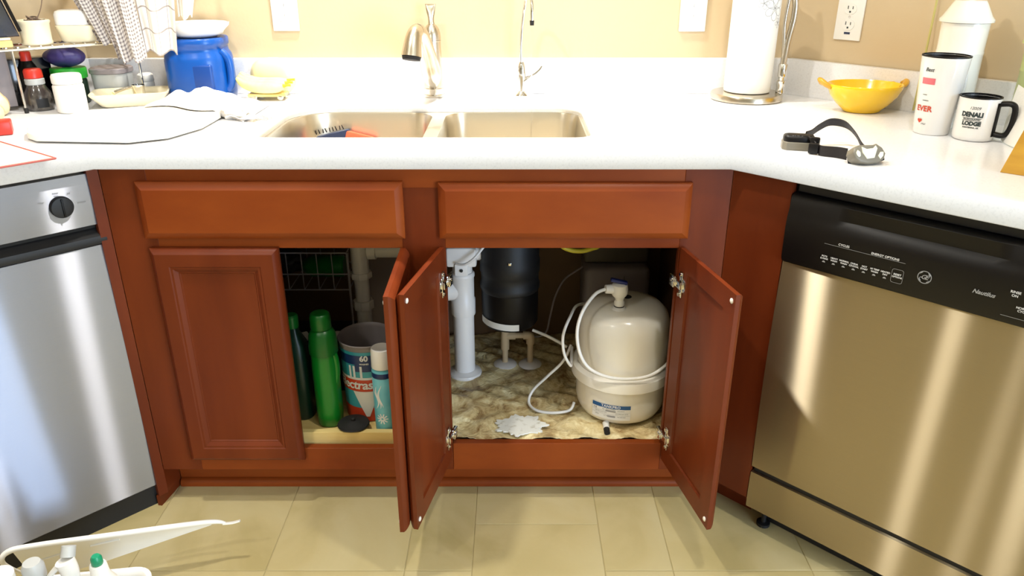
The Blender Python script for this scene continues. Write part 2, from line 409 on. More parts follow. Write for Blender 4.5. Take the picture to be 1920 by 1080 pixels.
def solid_grid(bm, f, nx, ny, t, uv=False):
    """surface f(u,v)->(x,y,z) given thickness t along its own normals"""
    g = [[Vector(f(i / nx, j / ny)) for i in range(nx + 1)] for j in range(ny + 1)]
    top = []; bot = []
    for j in range(ny + 1):
        ra = []; rb = []
        for i in range(nx + 1):
            du = g[j][min(i + 1, nx)] - g[j][max(i - 1, 0)]; dv = g[min(j + 1, ny)][i] - g[max(j - 1, 0)][i]
            n = du.cross(dv); n = n.normalized() if n.length > 1e-9 else Vector((0, 0, 1))
            ra.append(bm.verts.new(g[j][i] + n * t / 2)); rb.append(bm.verts.new(g[j][i] - n * t / 2))
        top.append(ra); bot.append(rb)
    lay = bm.loops.layers.uv.new('UVMap') if uv else None
    def face(vs, ij):
        fc = bm.faces.new(vs)
        if lay:
            for l, (i, j) in zip(fc.loops, ij): l[lay].uv = (i / nx, j / ny)
    for j in range(ny):
        for i in range(nx):
            q = [(i, j), (i + 1, j), (i + 1, j + 1), (i, j + 1)]
            face([top[b][a] for a, b in q], q); face([bot[b][a] for a, b in reversed(q)], list(reversed(q)))
    for i in range(nx):
        face((top[0][i + 1], top[0][i], bot[0][i], bot[0][i + 1]), [(i, 0)] * 4); face((top[ny][i], top[ny][i + 1], bot[ny][i + 1], bot[ny][i]), [(i, ny)] * 4)
    for j in range(ny):
        face((top[j][0], top[j + 1][0], bot[j + 1][0], bot[j][0]), [(0, j)] * 4); face((top[j + 1][nx], top[j][nx], bot[j][nx], bot[j + 1][nx]), [(nx, j)] * 4)
    return bm
S2 = math.sqrt(.5)

# ------------------------------------------------------------------ room shell
fl = struct(obj('floor', box(BM(), -3.3, 4.5, -3.9, 1.3, -.10, -.0015), GROUT, smooth=0))
WALLC = [(-3.3, -1.83), (-1.195, .66), (.785, .66), (4.5, -3.703)]    # plan of the wall line behind the counters
struct(obj('wall_back', box(BM(), -1.195, .785, .66, .76, 0, CEIL), WALLP, smooth=0))
def slab_wall(name, p, q, t=.1):
    a, b = Vector(p), Vector(q); d = (b - a).normalized(); n = Vector((-d.y, d.x))
    return struct(obj(name, prism(BM(), [tuple(a), tuple(b), tuple(b + n * t), tuple(a + n * t)], 0, CEIL), WALLP, smooth=0))
slab_wall('wall_left', WALLC[0], WALLC[1]); slab_wall('wall_right', WALLC[2], WALLC[3])
struct(obj('wall_far_left', box(BM(), -3.4, -3.3, -3.9, -1.83, 0, CEIL), WALLP, smooth=0))
struct(obj('wall_far_right', box(BM(), 4.5, 4.6, -3.9, -3.703, 0, CEIL), WALLP, smooth=0))
# rear wall with the opening of the glazed door
bm = BM(); box(bm, -3.4, 2.0, -4.0, -3.9, 0, CEIL); box(bm, 3.9, 4.6, -4.0, -3.9, 0, CEIL); box(bm, 2.0, 3.9, -4.0, -3.9, 2.1, CEIL)
struct(obj('wall_rear', bm, WALLG, smooth=0))
struct(obj('ceiling', box(BM(), -3.4, 4.6, -4.0, 1.3, CEIL, CEIL + .1), CEILP, smooth=0))
# tiles of alternating width, laid along the depth of the room
cols = []; x = -.560
while x > -2.6: x -= .315; cols.insert(0, (x, .315)); x -= .155; cols.insert(0, (x, .155))
cols += [(-.560, .316), (-.244, .153), (-.091, .302), (.211, .155), (.366, .315)]
x = .681
while x < 2.6: cols.append((x, .155)); x += .155; cols.append((x, .315)); x += .315
tmesh = {}
ti = 0
for ci, (x0, wd) in enumerate(cols):
    y = .22 if abs(x0 + .091) > .01 else .375
    while y > -2.3:
        y0 = y - .46
        key = round(wd, 3)
        if key not in tmesh:
            o = obj('tile', box(BM(), .0011, wd - .0011, .0010, .4590, -.0014, 0.0, .0006, seg=1), TILE, fl, smooth=0); tmesh[key] = o.data
        else:
            o = bpy.data.objects.new('tile', tmesh[key]); COL.objects.link(o); o.parent = fl
        o.location = (x0, y0, 0); ti += 1
        y = y0
# ceiling lights (above and behind the camera) and their lamps
for i, (lx, ly, pw, cone) in enumerate(LAMPS):
    t = thing('ceiling_light', 'round recessed ceiling light ' + ('nearest the middle of the cabinet front', 'directly over the sink', 'over the floor in front of the right dishwasher', 'second from the left behind the camera', 'farthest left behind the camera')[i], 'ceiling light', (lx, ly, CEIL), 0, 'recessed ceiling lights')
    obj('trim_ring', lathe(BM(), [(.062, 0), (.085, -.006), (.088, 0)], seg=28, cap=False), WHITEPL, t)
    obj('diffuser', lathe(BM(), [(0, -.003), (.062, -.003), (.062, -.001), (0, -.001)], seg=28), LAMPGLOW, t)
    l = bpy.data.lights.new('lamp', 'SPOT'); l.energy = pw * 4; l.color = WARM; l.shadow_soft_size = .05; l.spot_size = R(cone); l.spot_blend = .6
    o = bpy.data.objects.new('lamp', l); COL.objects.link(o); o.location = (lx, ly, CEIL - .02); o.parent = None

# ------------------------------------------------------------------ countertop
ct = thing('countertop', 'white speckled quartz countertop with angled wings on both sides of the sink', 'countertop', (0, 0, 0))
HOLE = rrect(-.568, .178, .078, .472, (.035, .04, .075, .12))
front = [(-1.765, -.93), (-.865, -.03), (.452, -.03), (1.352, -.93)]
def inset(path, o):
    res = []
    for i, p in enumerate(path):
        if i == 0 or i == len(path) - 1:
            s = 1 if i == 0 else -1; res.append((p[0] + (-o * S2 if i == 0 else o * S2), p[1] + o * S2))
        else: res.append((p[0] + (-1 if i == 1 else 1) * o * math.tan(R(22.5)), p[1] + o))
    return res
fi = inset(front, .03)
outl = [fi[0], fi[1], fi[2], fi[3], (2.06, -.85), (.785, .66), (-1.195, .66), (-2.47, -.85)]
obj('slab', plate(outl, [HOLE], .899, .919), QUARTZ, ct, smooth=0)
prof = [(-.03, .876), (-.002, .876), (0, .878), (0, .911)] + [(-.008 + .008 * math.cos(a), .911 + .008 * math.sin(a)) for a in (R(22), R(45), R(68), R(90))] + [(-.03, .919)]
obj('front_edge', sweep(BM(), front, prof), QUARTZ, ct, smooth=50)
obj('backsplash', box(BM(), -1.185, .775, .64, .66, .9192, 1.016, .002), QUARTZ, ct, smooth=0)
def splash(p, q, nm):
    a, b = Vector(p), Vector(q); d = (b - a).normalized(); n = Vector((d.y, -d.x)) * .02
    obj(nm, prism(BM(), [tuple(a), tuple(a + n), tuple(b + n), tuple(b)], .9192, 1.016), QUARTZ, ct, smooth=0)
splash((-2.46, -.84), (-1.197, .655), 'backsplash'); splash((.787, .655), (2.05, -.84), 'backsplash')

# ------------------------------------------------------------------ sink cabinet
cab = thing('sink_cabinet', 'cherry wood base cabinet under the sink with three doors standing open', 'cabinet', (0, 0, 0))
XL, XR = -.873, .4676
def wood(name, *a, m=WOOD_V, bev=.0008, par=None):
    return obj(name, box(BM(), *a, bev, seg=1), m, par or cab, smooth=0)
wood('stile', XL, -.775, 0, .019, .10, .8758); wood('stile', .367, XR, 0, .019, .10, .8758); wood('stile', -.240, -.146, 0, .019, .10, .83)
wood('rail', -.775, .367, 0, .019, .828, .8758, m=WOOD_H); wood('rail', -.775, -.24, 0, .019, .692, .730, m=WOOD_H); wood('rail', -.146, .367, 0, .019, .692, .730, m=WOOD_H)
wood('rail', -.775, -.2405, 0, .019, .10, .1640, m=WOOD_H); wood('rail', -.1455, .367, 0, .019, .10, .178, m=WOOD_H)
# body boards
wood('side_panel', XL, XL + .016, .0195, .6, .10, .872, m=WOOD_IN); wood('side_panel', XR - .016, XR, .0195, .6, .10, .872, m=WOOD_IN)
wood('partition', -.215, -.199, .0195, .30, .141, .66, m=WOOD_IN)
wood('back_panel', XL, XR, .6005, .612, .10, .66, m=WOOD_IN)
wood('bottom_panel', XL + .0165, -.2155, .0195, .6, .140, .1565, m=WOOD_IN); wood('bottom_panel', -.1985, XR - .0165, .0195, .6, .153, .170, m=WOOD_IN)
wood('toe_kick_board', XL, XR, .075, .090, 0.0, .0998, m=WOOD_H)
obj('shoe_molding', sweep(BM(), [(XL + .003, .075), (XR - .001, .075)], [(0, .0005), (.015, .0005), (.015, .008), (.012, .015), (.006, .019), (0, .020)]), WOOD_H, cab, smooth=50)
# filler strips turning the corners
def filler(name, p, q, z0, z1, back=.019):
    a, b = Vector(p), Vector(q); d = (b - a).normalized(); n = Vector((-d.y, d.x)) * back
    return obj(name, prism(BM(), [tuple(a), tuple(b), tuple(b + n), tuple(a + n)], z0, z1), WOOD_V, cab, smooth=0)
filler('filler_strip', (XR + .0005, -.0005), (.5615, -.0945), .09, .8758)
filler('filler_strip', (-.8895, -.0165), (XL - .0005, -.0005), .030, .8758)
filler('filler_toe', (.52, .051), (.602, -.031), 0.0, .0898)
filler('filler_toe', (-.8885, -.0160), (-.8735, .0745), 0.0, .0299, .010); filler('filler_toe', (-.8745, .0005), (-.8735, .0745), .030, .0995, .010)
# drawer fronts
DR = [(0, -.010), (.003, -.013), (.008, -.0165), (.013, -.019), (.016, -.0205)]
for x0, x1, z0, z1 in ((-.797, -.232, .718, .845), (-.157, .382, .718, .843)):
    obj('drawer_front', panel(BM(), x1 - x0, z1 - z0, DR, back=0), WOOD_H, cab, smooth=25, loc=(x0, -.0008, z0))
# doors: outside face profile and inside face profile
DF = [(0, -.009), (.002, -.0125), (.006, -.0165), (.008, -.018), (.012, -.0205), (.040, -.0205), (.0425, -.0185), (.047, -.0185), (.050, -.0165), (.056, -.0125), (.058, -.0125), (.060, -.0105)]
DB = [(.046, 0.0), (.048, -.0045), (.050, -.0045)]
def door(loc, rz, x0, x1, hinge_side=None, bumper=True):
    """door leaf in its own frame: x from the hinge, outer face towards -y"""
    z0, z1 = .137, .696
    d = obj('door', panel(BM(), x1 - x0, z1 - z0, DF, 0, DB), WOOD_V, cab, smooth=22)
    d.location = loc; d.rotation_euler = (0, 0, rz)
    return d
# closed left door
door((-.793, -.0012, .137), 0, 0, .2815)
# right-hand door of the left pair, hinged on the centre stile, open 90 degrees (outer face looks right)
WL = .268
def open_door(hx, hy, fx, fy, face):
    """hinge point, direction of the free edge; face=+1: outer face on the right when looking from hinge to free end"""
    a = math.atan2(fy - hy, fx - hx)
    W = math.hypot(fx - hx, fy - hy)
    bm = panel(BM(), W, .559, DF, 0, DB)
    if face > 0: bmesh.ops.scale(bm, vec=(1, -1, 1), verts=bm.verts)
    d = obj('door', bm, WOOD_V, cab, smooth=22, loc=(hx, hy, .137), rot=(0, 0, a))
    # bumpers on the inner face at the free corners, hinges at the hinge side
    s = -1 if face > 0 else 1
    for z in (.018, .541):
        M = Matrix.Translation((W - .014, 0, z)) @ Matrix.Rotation(-s * PI / 2, 4, 'X')
        obj('bumper', lathe(BM(), [(.0055, 0), (.0055, .0015), (.003, .003), (0, .0032)], seg=14, M=M), WHITEPL, d)
    for z in (.075, .480):
        h = BM()
        M = Matrix.Translation((.028, 0, z)) @ Matrix.Rotation(-s * PI / 2, 4, 'X')
        lathe(h, [(.0165, 0), (.0165, .0012), (.013, .0022), (0, .0022)], seg=20, M=M)
        def hb(x0, x1, y0, y1, z0, z1, b=.0012): box(h, x0, x1, min(s * y0, s * y1), max(s * y0, s * y1), z0, z1, b)
        hb(-.014, .034, .0015, .0095, z - .008, z + .008); hb(-.016, .006, .004, .013, z - .013, z + .013)
        hb(.016, .030, .0005, .0032, z - .030, z + .030); hb(-.004, .012, .009, .016, z - .005, z + .005)
        cyl(h, (.022, s * .002, z + .024), (.022, s * .0065, z + .024), .0042); cyl(h, (.022, s * .002, z - .024), (.022, s * .0065, z - .024), .0042)
        cyl(h, (.000, s * .012, z + .004), (.000, s * .0165, z + .004), .0040)
        obj('hinge', h, CHROME, d)
    return d
open_door(-.2440, -.006, -.2425, -.270, 1)       # left pair: inner face looks left
open_door(-.1490, -.006, -.2045, -.262, -1)      # right pair, left leaf
open_door(.3690, -.006, .4230, -.2625, 1)       # right pair, right leaf
# pull-out tray in the left bay
tr = obj('pull_out_tray', BM(), LIGHTWOOD, cab)
bm = BM(); box(bm, -.760, -.250, .024, .040, .1575, .194, .001); box(bm, -.760, -.250, .0405, .56, .1575, .1765); box(bm, -.760, -.748, .0405, .56, .1766, .194); box(bm, -.262, -.250, .0405, .56, .1766, .194)
bpy.data.objects.remove(tr); obj('pull_out_tray', bm, LIGHTWOOD, cab, smooth=0)

# ------------------------------------------------------------------ kitchen sink
sk = thing('kitchen_sink', 'undermounted double bowl stainless steel sink', 'sink', (0, 0, 0))
BL = (-.562, -.205, .083, .467, (.03, .05, .065, .115)); BR = (-.172, .172, .083, .467, (.05, .05, .055, .055))
SZ = .8985
obj('rim', plate(rrect(-.60, .21, .05, .505, (.05, .05, .09, .13)), [rrect(*BL), rrect(*BR)], SZ - .0015, SZ), SINKST, sk, smooth=0)
def bowl(b, nm):
    x0, x1, y0, y1, r = b; bm = BM(); rings = []
    for ins, z in ((0, SZ), (.001, .895), (.004, .87), (.010, .76), (.014, .730), (.020, .716), (.032, .706), (.055, .7015)):
        pts = rrect(x0 + ins, x1 - ins, y0 + ins, y1 - ins, [max(q - ins * .4, .02) for q in r])
        rings.append([bm.verts.new((p[0], p[1], z)) for p in pts])
    for a, c in zip(rings[:-1], rings[1:]):
        n = len(a)
        for i in range(n): bm.faces.new((a[i], a[(i + 1) % n], c[(i + 1) % n], c[i]))
    bm.faces.new(rings[-1])
    o = obj(nm, bm, SINKST, sk, smooth=60)
    cx, cy = (x0 + x1) / 2, (y0 + y1) / 2 + .02
    obj('drain', lathe(BM(), [(.045, .7017), (.043, .7045), (.034, .7045), (.030, .7022), (0, .7022)], cx, cy, 28), CHROME, sk)
    return o
bowl(BL, 'bowl'); bowl(BR, 'bowl')
# things lying in the left bowl, leaning on its rear wall
bm = BM()
M = Matrix.Translation((-.480, .440, .838)) @ Matrix.Rotation(R(-13), 4, 'Y')
box(bm, -.055, .055, -.007, .007, -.135, .012, .004, M)
o = obj('handle_plate', bm, NAVY, None)
t = thing('dish_brush', 'dark blue scrub brush leaning on the back wall of the left sink bowl', 'brush', (0, 0, 0)); o.parent = t
bm = BM()
for k in range(9): cyl(bm, (-.515 + k * .009, .436, .848 + k * .0018), (-.515 + k * .009 + random.uniform(-.003, .003), .430, .859 + k * .0018), .0016, .0012, 6)
obj('bristles', bm, BLACKM, t)
bm = BM(); M = Matrix.Translation((-.415, .428, .780)) @ Matrix.Rotation(R(14), 4, 'Y') @ Matrix.Rotation(R(-8), 4, 'X')
box(bm, -.038, .038, -.011, .011, -.078, .072, .006, M)
tag(obj('sponge', bm, ORANGE), 'orange-red sponge standing on edge in the left sink bowl', 'sponge')

# ------------------------------------------------------------------ faucets
fa = thing('kitchen_faucet', 'brushed nickel single-lever pull-out kitchen faucet behind the sink divider', 'faucet', (-.2165, .595, .9192))
obj('base_ring', lathe(BM(), [(.0275, 0), (.0285, .002), (.0285, .006), (.0265, .008), (.0265, .020), (.0275, .0215), (.0275, .0235), (.026, .025)], seg=36), NICKEL, fa)
obj('body', lathe(BM(), [(.0262, .0252), (.0258, .05), (.0245, .09), (.0235, .125), (.0232, .1475), (.0242, .1485), (.0242, .150)], seg=36), NICKEL, fa)
# domed lever cap and fish-tail lever
obj('lever_cap', lathe(BM(), [(.0238, .1505), (.0238, .160), (.0225, .170), (.018, .182), (.012, .190), (0, .1935)], seg=36), NICKEL, fa)
bm = BM()
lv = spline([(.002, -.002, .178), (-.001, .004, .197), (-.002, .012, .215), (-.003, .020, .236)], 5)
rings = []
wds = [.0200, .0165, .0125, .0100, .0085, .0080, .0080, .0082, .0085, .0092, .0100, .0110, .0120, .0130, .0142, .0150]
for i, p in enumerate(lv):
    wv = wds[min(i, 15)]; th = .0055 - .0022 * i / 15
    rings.append([bm.verts.new((p.x + wv * math.cos(a), p.y + th * math.sin(a), p.z + (.006 * abs(math.cos(a)) ** 2 if i >= 13 else 0))) for a in [2 * PI * k / 16 for k in range(16)]])
for a, b in zip(rings[:-1], rings[1:]):
    for k in range(16): bm.faces.new((a[k], a[(k + 1) % 16], b[(k + 1) % 16], b[k]))
bm.faces.new(list(reversed(rings[0]))); bm.faces.new(rings[-1])
obj('lever', bm, NICKEL, fa, smooth=50)
# spout: leaves the lower body, rises forward and turns down
sp = [(.001, -.020, .030), (-.001, -.034, .060), (-.006, -.052, .100), (-.012, -.080, .145), (-.018, -.112, .178), (-.024, -.135, .186)]
obj('spout', tube(BM(), sp, [.012, .0255, .0245, .0215, .0192, .0180], 24, smooth=7), NICKEL, fa, smooth=60)
hd = [(-.0245, -.136, .1865), (-.029, -.155, .178), (-.033, -.168, .155), (-.036, -.176, .128)]
obj('spray_head', tube(BM(), hd, [.0180, .0195, .0225, .0262], 24, smooth=7), NICKEL, fa, smooth=60)
obj('spray_face', tube(BM(), [(-.0360, -.1762, .1275), (-.0367, -.178, .120)], [.0245, .0225], 24), BLACKR, fa)

rf = thing('drinking_water_faucet', 'slim chrome gooseneck drinking water tap behind the right sink bowl', 'faucet', (.0265, .605, .9192))
obj('base_flange', lathe(BM(), [(.0205, 0), (.0215, .002), (.019, .007), (.013, .011), (.011, .014)], seg=28), CHROME, rf)
obj('body', lathe(BM(), [(.0120, .0142), (.0115, .03), (.0130, .05), (.0132, .066), (.0112, .080), (.0062, .092)], seg=28), CHROME, rf)
gn = [(-.001, 0, .088), (-.002, 0, .130), (.002, -.004, .19), (.009, -.014, .245), (.016, -.045, .279), (.021, -.085, .275), (.024, -.112, .245), (.0245, -.118, .207)]
obj('gooseneck', tube(BM(), gn, .0044, 14, smooth=8), CHROME, rf, smooth=60)
obj('nozzle', tube(BM(), [(.0245, -.118, .209), (.0245, -.1185, .197)], [.0058, .0052], 14), BLACKR, rf)
obj('valve_stem', tube(BM(), [(.006, -.004, .040), (.022, -.006, .052)], [.0075, .006], 14), CHROME, rf)
obj('lever', tube(BM(), [(.022, -.006, .052), (.036, -.008, .060), (.050, -.009, .072), (.056, -.009, .082)], [.0045, .0038, .0035, .003], 10, smooth=4), CHROME, rf)
ws = obj('water_stream', tube(BM(), [(.051, .4865, 1.112), (.051, .462, .99), (.051, .458, .80), (.051, .457, .7045)], [.0014, .0011, .001, .001], 8, smooth=4), WATER)
bpy.data.objects.remove(ws)
tag(obj('water_stream', tube(BM(), [(.051, .4865, 1.1135), (.0512, .4640, .99), (.0512, .4500, .80), (.0512, .446, .712)], [.0014, .0011, .001, .001], 8, smooth=4), WATER), 'thin stream of water falling into the right sink bowl', 'water')

# ------------------------------------------------------------------ right dishwasher
dw = thing('dishwasher', 'stainless steel dishwasher with black control panel, right of the sink cabinet', 'dishwasher', (.5635, -.0955, 0), -PI / 4)
DWW = .598
obj('tub_body', box(BM(), .004, DWW - .004, .030, .56, .066, .855), BLACKM, dw, smooth=0)
obj('top_trim', box(BM(), .004, DWW - .004, .012, .030, .8475, .8700, .002), BLACKM, dw, smooth=0)
def bowed(x0, x1, z0, z1, y0, bow, t, nx=16, nz=12, lip=.006):
    """front sheet with slightly bowed surface and rolled edges, front towards -y"""
    bm = BM(); g = []
    for j in range(nz + 1):
        row = []
        for i in range(nx + 1):
            u, v = i / nx, j / nz
            yy = y0 - bow * (1 - (2 * v - 1) ** 2)
            row.append(bm.verts.new((x0 + (x1 - x0) * u, yy, z0 + (z1 - z0) * v)))
        g.append(row)
    for j in range(nz):
        for i in range(nx): bm.faces.new((g[j][i], g[j][i + 1], g[j + 1][i + 1], g[j + 1][i]))
    rim = [g[0][i] for i in range(nx + 1)] + [g[j][nx] for j in range(1, nz + 1)] + [g[nz][i] for i in range(nx - 1, -1, -1)] + [g[j][0] for j in range(nz - 1, 0, -1)]
    bk = [bm.verts.new((v.co.x, y0 + t, v.co.z)) for v in rim]; n = len(rim)
    for k in range(n): bm.faces.new((rim[(k + 1) % n], rim[k], bk[k], bk[(k + 1) % n]))
    bm.faces.new(bk)
    lay = bm.loops.layers.uv.new('UVMap')      # u runs along the brushing
    for fc in bm.faces:
        for lp in fc.loops: lp[lay].uv = (lp.vert.co.x, lp.vert.co.z + lp.vert.co.y * .3)
    return bm
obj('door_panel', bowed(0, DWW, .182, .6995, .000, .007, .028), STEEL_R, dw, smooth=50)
# control panel: upright face with a sloping top and finger recess
cpp = [(.028, .7015), (.002, .7015), (-.006, .7035), (-.010, .712), (-.012, .780), (-.010, .800), (-.006, .812), (-.003, .8395), (.001, .8445), (.010, .8465), (.028, .8465)]
bm = BM(); rings = []
for i in range(25):
    u = i / 24; b = .0035 * (1 - (2 * u - 1) ** 2)
    dip = .008 * max(0, 1 - ((u - .42) / .30) ** 4)
    rings.append([bm.verts.new((DWW * u, y - (b if y < .02 else 0) + (dip if k in (6, ) else 0), z)) for k, (y, z) in enumerate(cpp)])
for a, c in zip(rings[:-1], rings[1:]):
    for k in range(len(cpp)): bm.faces.new((a[k], a[(k + 1) % len(cpp)], c[(k + 1) % len(cpp)], c[k]))
bm.faces.new(list(reversed(rings[0]))); bm.faces.new(rings[-1])
obj('control_panel', bm, BLACKP, dw, smooth=40)
# lettering on the panel (local x, z)
YP = -.0165
def up(x, z, y=YP):
    return lambda c: Vector((x + c.x, y, z + c.y))
def words(par, lst, m, nm='lettering', y=YP, bold=.00012):
    bm = BM()
    for s, x, z, size in lst: merge(bm, text_bm(s, size, bold=bold), up(x, z, y))
    return obj(nm, bm, m, par, smooth=0)
wl = [('CYCLES', .124, .7700, .0062), ('ENERGY OPTIONS', .202, .7690, .0062)]
for k, (a, b) in enumerate((('POTS', '& PANS'), ('HEAVY', 'WASH'), ('NORMAL', 'WASH'), ('CHINA', 'CRYSTAL'), ('HOT', 'START'), ('HI TEMP', 'WASH'), ('HEATED', 'DRY'))):
    x = .0905 + k * .0196
    wl += [(a, x, .7395, .0046), (b, x, .7345, .0046)]
wl += [('RESET', .2295, .7405, .0052), ('OPTIONS', .2295, .7355, .0042), ('RINSE', .4185, .7640, .0062), ('ON', .4185, .7575, .0062), ('NORMAL', .436, .7385, .0055), ('CYCLE', .436, .7330, .0055)]
words(dw, wl, WHITEP)
obj('model_script', merge(BM(), text_bm('Nautilus', .0105, shear=.35, bold=.0003), up(.3725, .7480)), SILVERP, dw, smooth=0)
bm = BM(); box(bm, .086, .239, YP, YP + .0004, .7651, .7656)
for k in range(7):
    x = .0905 + k * .0196
    vs = [bm.verts.new((x + p, YP, .7268 + q)) for p, q in ((-.0034, 0), (.0034, 0), (.0022, .0026), (0, .0036), (-.0022, .0026))]; bm.faces.new(vs)
def ringflat(bm, cx, cz, pts_out, pts_in, y=YP):
    a = [bm.verts.new((cx + p[0], y, cz + p[1])) for p in pts_out]; b = [bm.verts.new((cx + p[0], y, cz + p[1])) for p in pts_in]
    n = len(a)
    for i in range(n): bm.faces.new((a[i], a[(i + 1) % n], b[(i + 1) % n], b[i]))
ringflat(bm, .2295, .7375, rrect(-.0105, .0105, -.0135, .0135, (.004,) * 4, 5), rrect(-.0099, .0099, -.0129, .0129, (.0036,) * 4, 5))
box(bm, .405, .445, YP, YP + .0004, .7185, .7190)
obj('panel_marks', bm, SILVERP, dw, smooth=0)
# round maker's emblem: ring with script letters
bm = BM(); circ = lambda r, n=40: [(r * math.cos(2 * PI * k / n), r * math.sin(2 * PI * k / n)) for k in range(n)]
EX, EZ = .2755, .7492
ringflat(bm, EX, EZ, circ(.0122), circ(.0108)); 
merge(bm, text_bm('GE', .0118, shear=.35, bold=.0002, spacing=.72), up(EX, EZ))
for s_, ph in ((1, 0), (-1, PI)):
    pts = [(EX + s_ * (-.0055 + .0028 * math.cos(a)), YP, EZ + s_ * (-.0035 + .0026 * math.sin(a))) for a in [R(20 * k) for k in range(14)]]
    tube(bm, pts, .0005, 5)
for k in range(4):
    a = PI / 4 + k * PI / 2
    tube(bm, [(EX + .0100 * math.cos(a + d), YP, EZ + .0100 * math.sin(a + d)) for d in (-.35, -.15, .1, .3)], [.0003, .0008, .0006, .0002], 5)
obj('emblem', bm, SILVERP, dw, smooth=0)
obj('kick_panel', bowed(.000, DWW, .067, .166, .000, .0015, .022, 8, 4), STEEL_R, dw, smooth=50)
obj('gap_shadow_strip', box(BM(), .004, DWW - .004, .008, .029, .1665, .1815), BLACKM, dw, smooth=0)
obj('toe_plate', box(BM(), .02, DWW - .02, .060, .075, .004, .0655), BLACKM, dw, smooth=0)
for x in (.03, DWW - .03): obj('foot', lathe(BM(), [(.016, 0), (.016, .008), (.006, .010), (.006, .0655)], x, .045, 16), BLACKM, dw)

# ------------------------------------------------------------------ left dishwasher
dl = thing('dishwasher', 'stainless steel dishwasher with a black round knob, left of the sink cabinet', 'dishwasher', (-1.3045, -.4215, 0), PI / 4)
LW = .592
obj('tub_body', box(BM(), .004, LW - .004, .030, .56, .062, .862), BLACKM, dl, smooth=0)
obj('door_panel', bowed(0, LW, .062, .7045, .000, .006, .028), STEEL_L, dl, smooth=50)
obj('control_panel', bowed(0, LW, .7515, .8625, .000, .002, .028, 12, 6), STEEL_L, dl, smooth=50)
hp = [(.028, .7055), (.001, .7055), (-.006, .7095), (-.008, .718), (-.006, .726), (.006, .7315), (.016, .740), (.014, .7505), (.028, .7505)]
bm = BM(); ra = [bm.verts.new((0.0, y, z)) for y, z in hp]; rb = [bm.verts.new((LW, y, z)) for y, z in hp]
for k in range(len(hp)): bm.faces.new((ra[k], ra[(k + 1) % len(hp)], rb[(k + 1) % len(hp)], rb[k]))
bm.faces.new(list(reversed(ra))); bm.faces.new(rb)
obj('handle', bm, BLACKM, dl, smooth=40)
MK = Matrix.Translation((.5195, -.0005, .8045)) @ Matrix.Rotation(PI / 2, 4, 'X')
kb = obj('knob', lathe(BM(), [(.0225, 0), (.0225, .010), (.021, .0135), (.014, .0150), (0, .0152)], seg=40, M=MK), BLACKM, dl)
bm = BM(); box(bm, -.0016, .0016, -.019, .019, .0148, .0195, .001, MK); obj('grip_ridge', bm, BLACKP, kb)
words(dl, [('Rinse', .5150, .8345, .0055), ('Hold', .5150, .8285, .0045), ('Off', .5390, .8290, .0045), ('Normal', .5600, .8060, .0055), ('Heavy', .4850, .8200, .0045)], GREYP, y=-.0030)
obj('toe_plate', box(BM(), .0, LW + .004, .010, .030, .000, .0605), BLACKM, dl, smooth=0)

# ------------------------------------------------------------------ under the sink, right bay
bm = BM()
def lf(u, v):
    x = -.196 + .644 * u; y = .0205 + .575 * v
    h = .004 * math.sin(23 * x + 7 * math.sin(11 * y)) * math.sin(19 * y + 3) + .0035 * math.sin(61 * x + 31 * y + 4 * math.sin(27 * y)) + random.uniform(-.0014, .0014)
    return (x, y, .1785 + h)
solid_grid(bm, lf, 84, 70, .0008)
tag(obj('shelf_liner', bm, LINER, smooth=30), 'crumpled marbled beige liner covering the right cabinet floor', 'liner')
pts = []
for k in range(64):
    a = 2 * PI * k / 64; rr = 1 + .13 * math.sin(7 * a + 1) + random.uniform(-.12, .12)
    pts.append(((.022) + .060 * rr * math.cos(a), .070 + .042 * rr * math.sin(a)))
bm = BM(); prism(bm, pts, .1835, .1868)
tag(obj('paint_spill', bm, RUST, smooth=0), 'dried white paint spill with a ragged edge on the cabinet floor liner', 'spill')

tk = thing('water_tank', 'white two-part pressure tank with a blue valve on the cabinet floor', 'tank', (.2845, .166, .1765))
obj('lower_shell', lathe(BM(), [(0, .006), (.070, .006), (.090, .009), (.104, .018), (.112, .034), (.1155, .056), (.1165, .120)], seg=64), WHITEG, tk, smooth=50)
obj('band', lathe(BM(), [(.1166, .1165), (.1290, .1168), (.1300, .1180), (.1300, .139), (.1285, .1435), (.1225, .1460), (.1152, .1490)], seg=64), WHITEG, tk, smooth=30)
obj('upper_shell', lathe(BM(), [(.1150, .151), (.1155, .20), (.1150, .244), (.1130, .268), (.1060, .288), (.0920, .302), (.0680, .310), (.036, .3135), (0, .3145)], seg=64), WHITEG, tk, smooth=50)
obj('base_ring', lathe(BM(), [(.066, .000), (.068, .0008), (.068, .0055), (.060, .0055)], seg=40), WHITEG, tk)
M = Matrix.Translation((.006, .020, .3138)); obj('air_vent', lathe(BM(), [(.0115, .0004), (.0115, .0014), (0, .0018)], seg=24, M=M), BLACKM, tk)
vx, vy = -.022, -.040; VZ = .0035
obj('valve_collar', lathe(BM(), [(.0195, .3055), (.0195, .3110), (.0155, .3145), (.0125, .3165)], vx, vy, 28), WHITEPL, tk)
obj('valve_ring', lathe(BM(), [(.0128, .3166), (.0128, .3190)], vx, vy, 24), BLACKR, tk)
bm = lathe(BM(), [(.0125, .3192), (.0130, .328), (.0100, .334), (.0125, .340), (.0130, .352)], vx, vy, 24)
lathe(bm, [(.0165, .345), (.0195, .350), (.0205, .362), (.0185, .374), (.0120, .378)], vx - .001, vy, 24)
cyl(bm, (vx - .012, vy, .362), (vx - .036, vy - .004, .3635), .0125, .0105)
obj('valve_body', bm, WHITEPL, tk)
M = Matrix.Translation((vx - .004, vy - .002, .3825)) @ Matrix.Rotation(R(14), 4, 'Y')
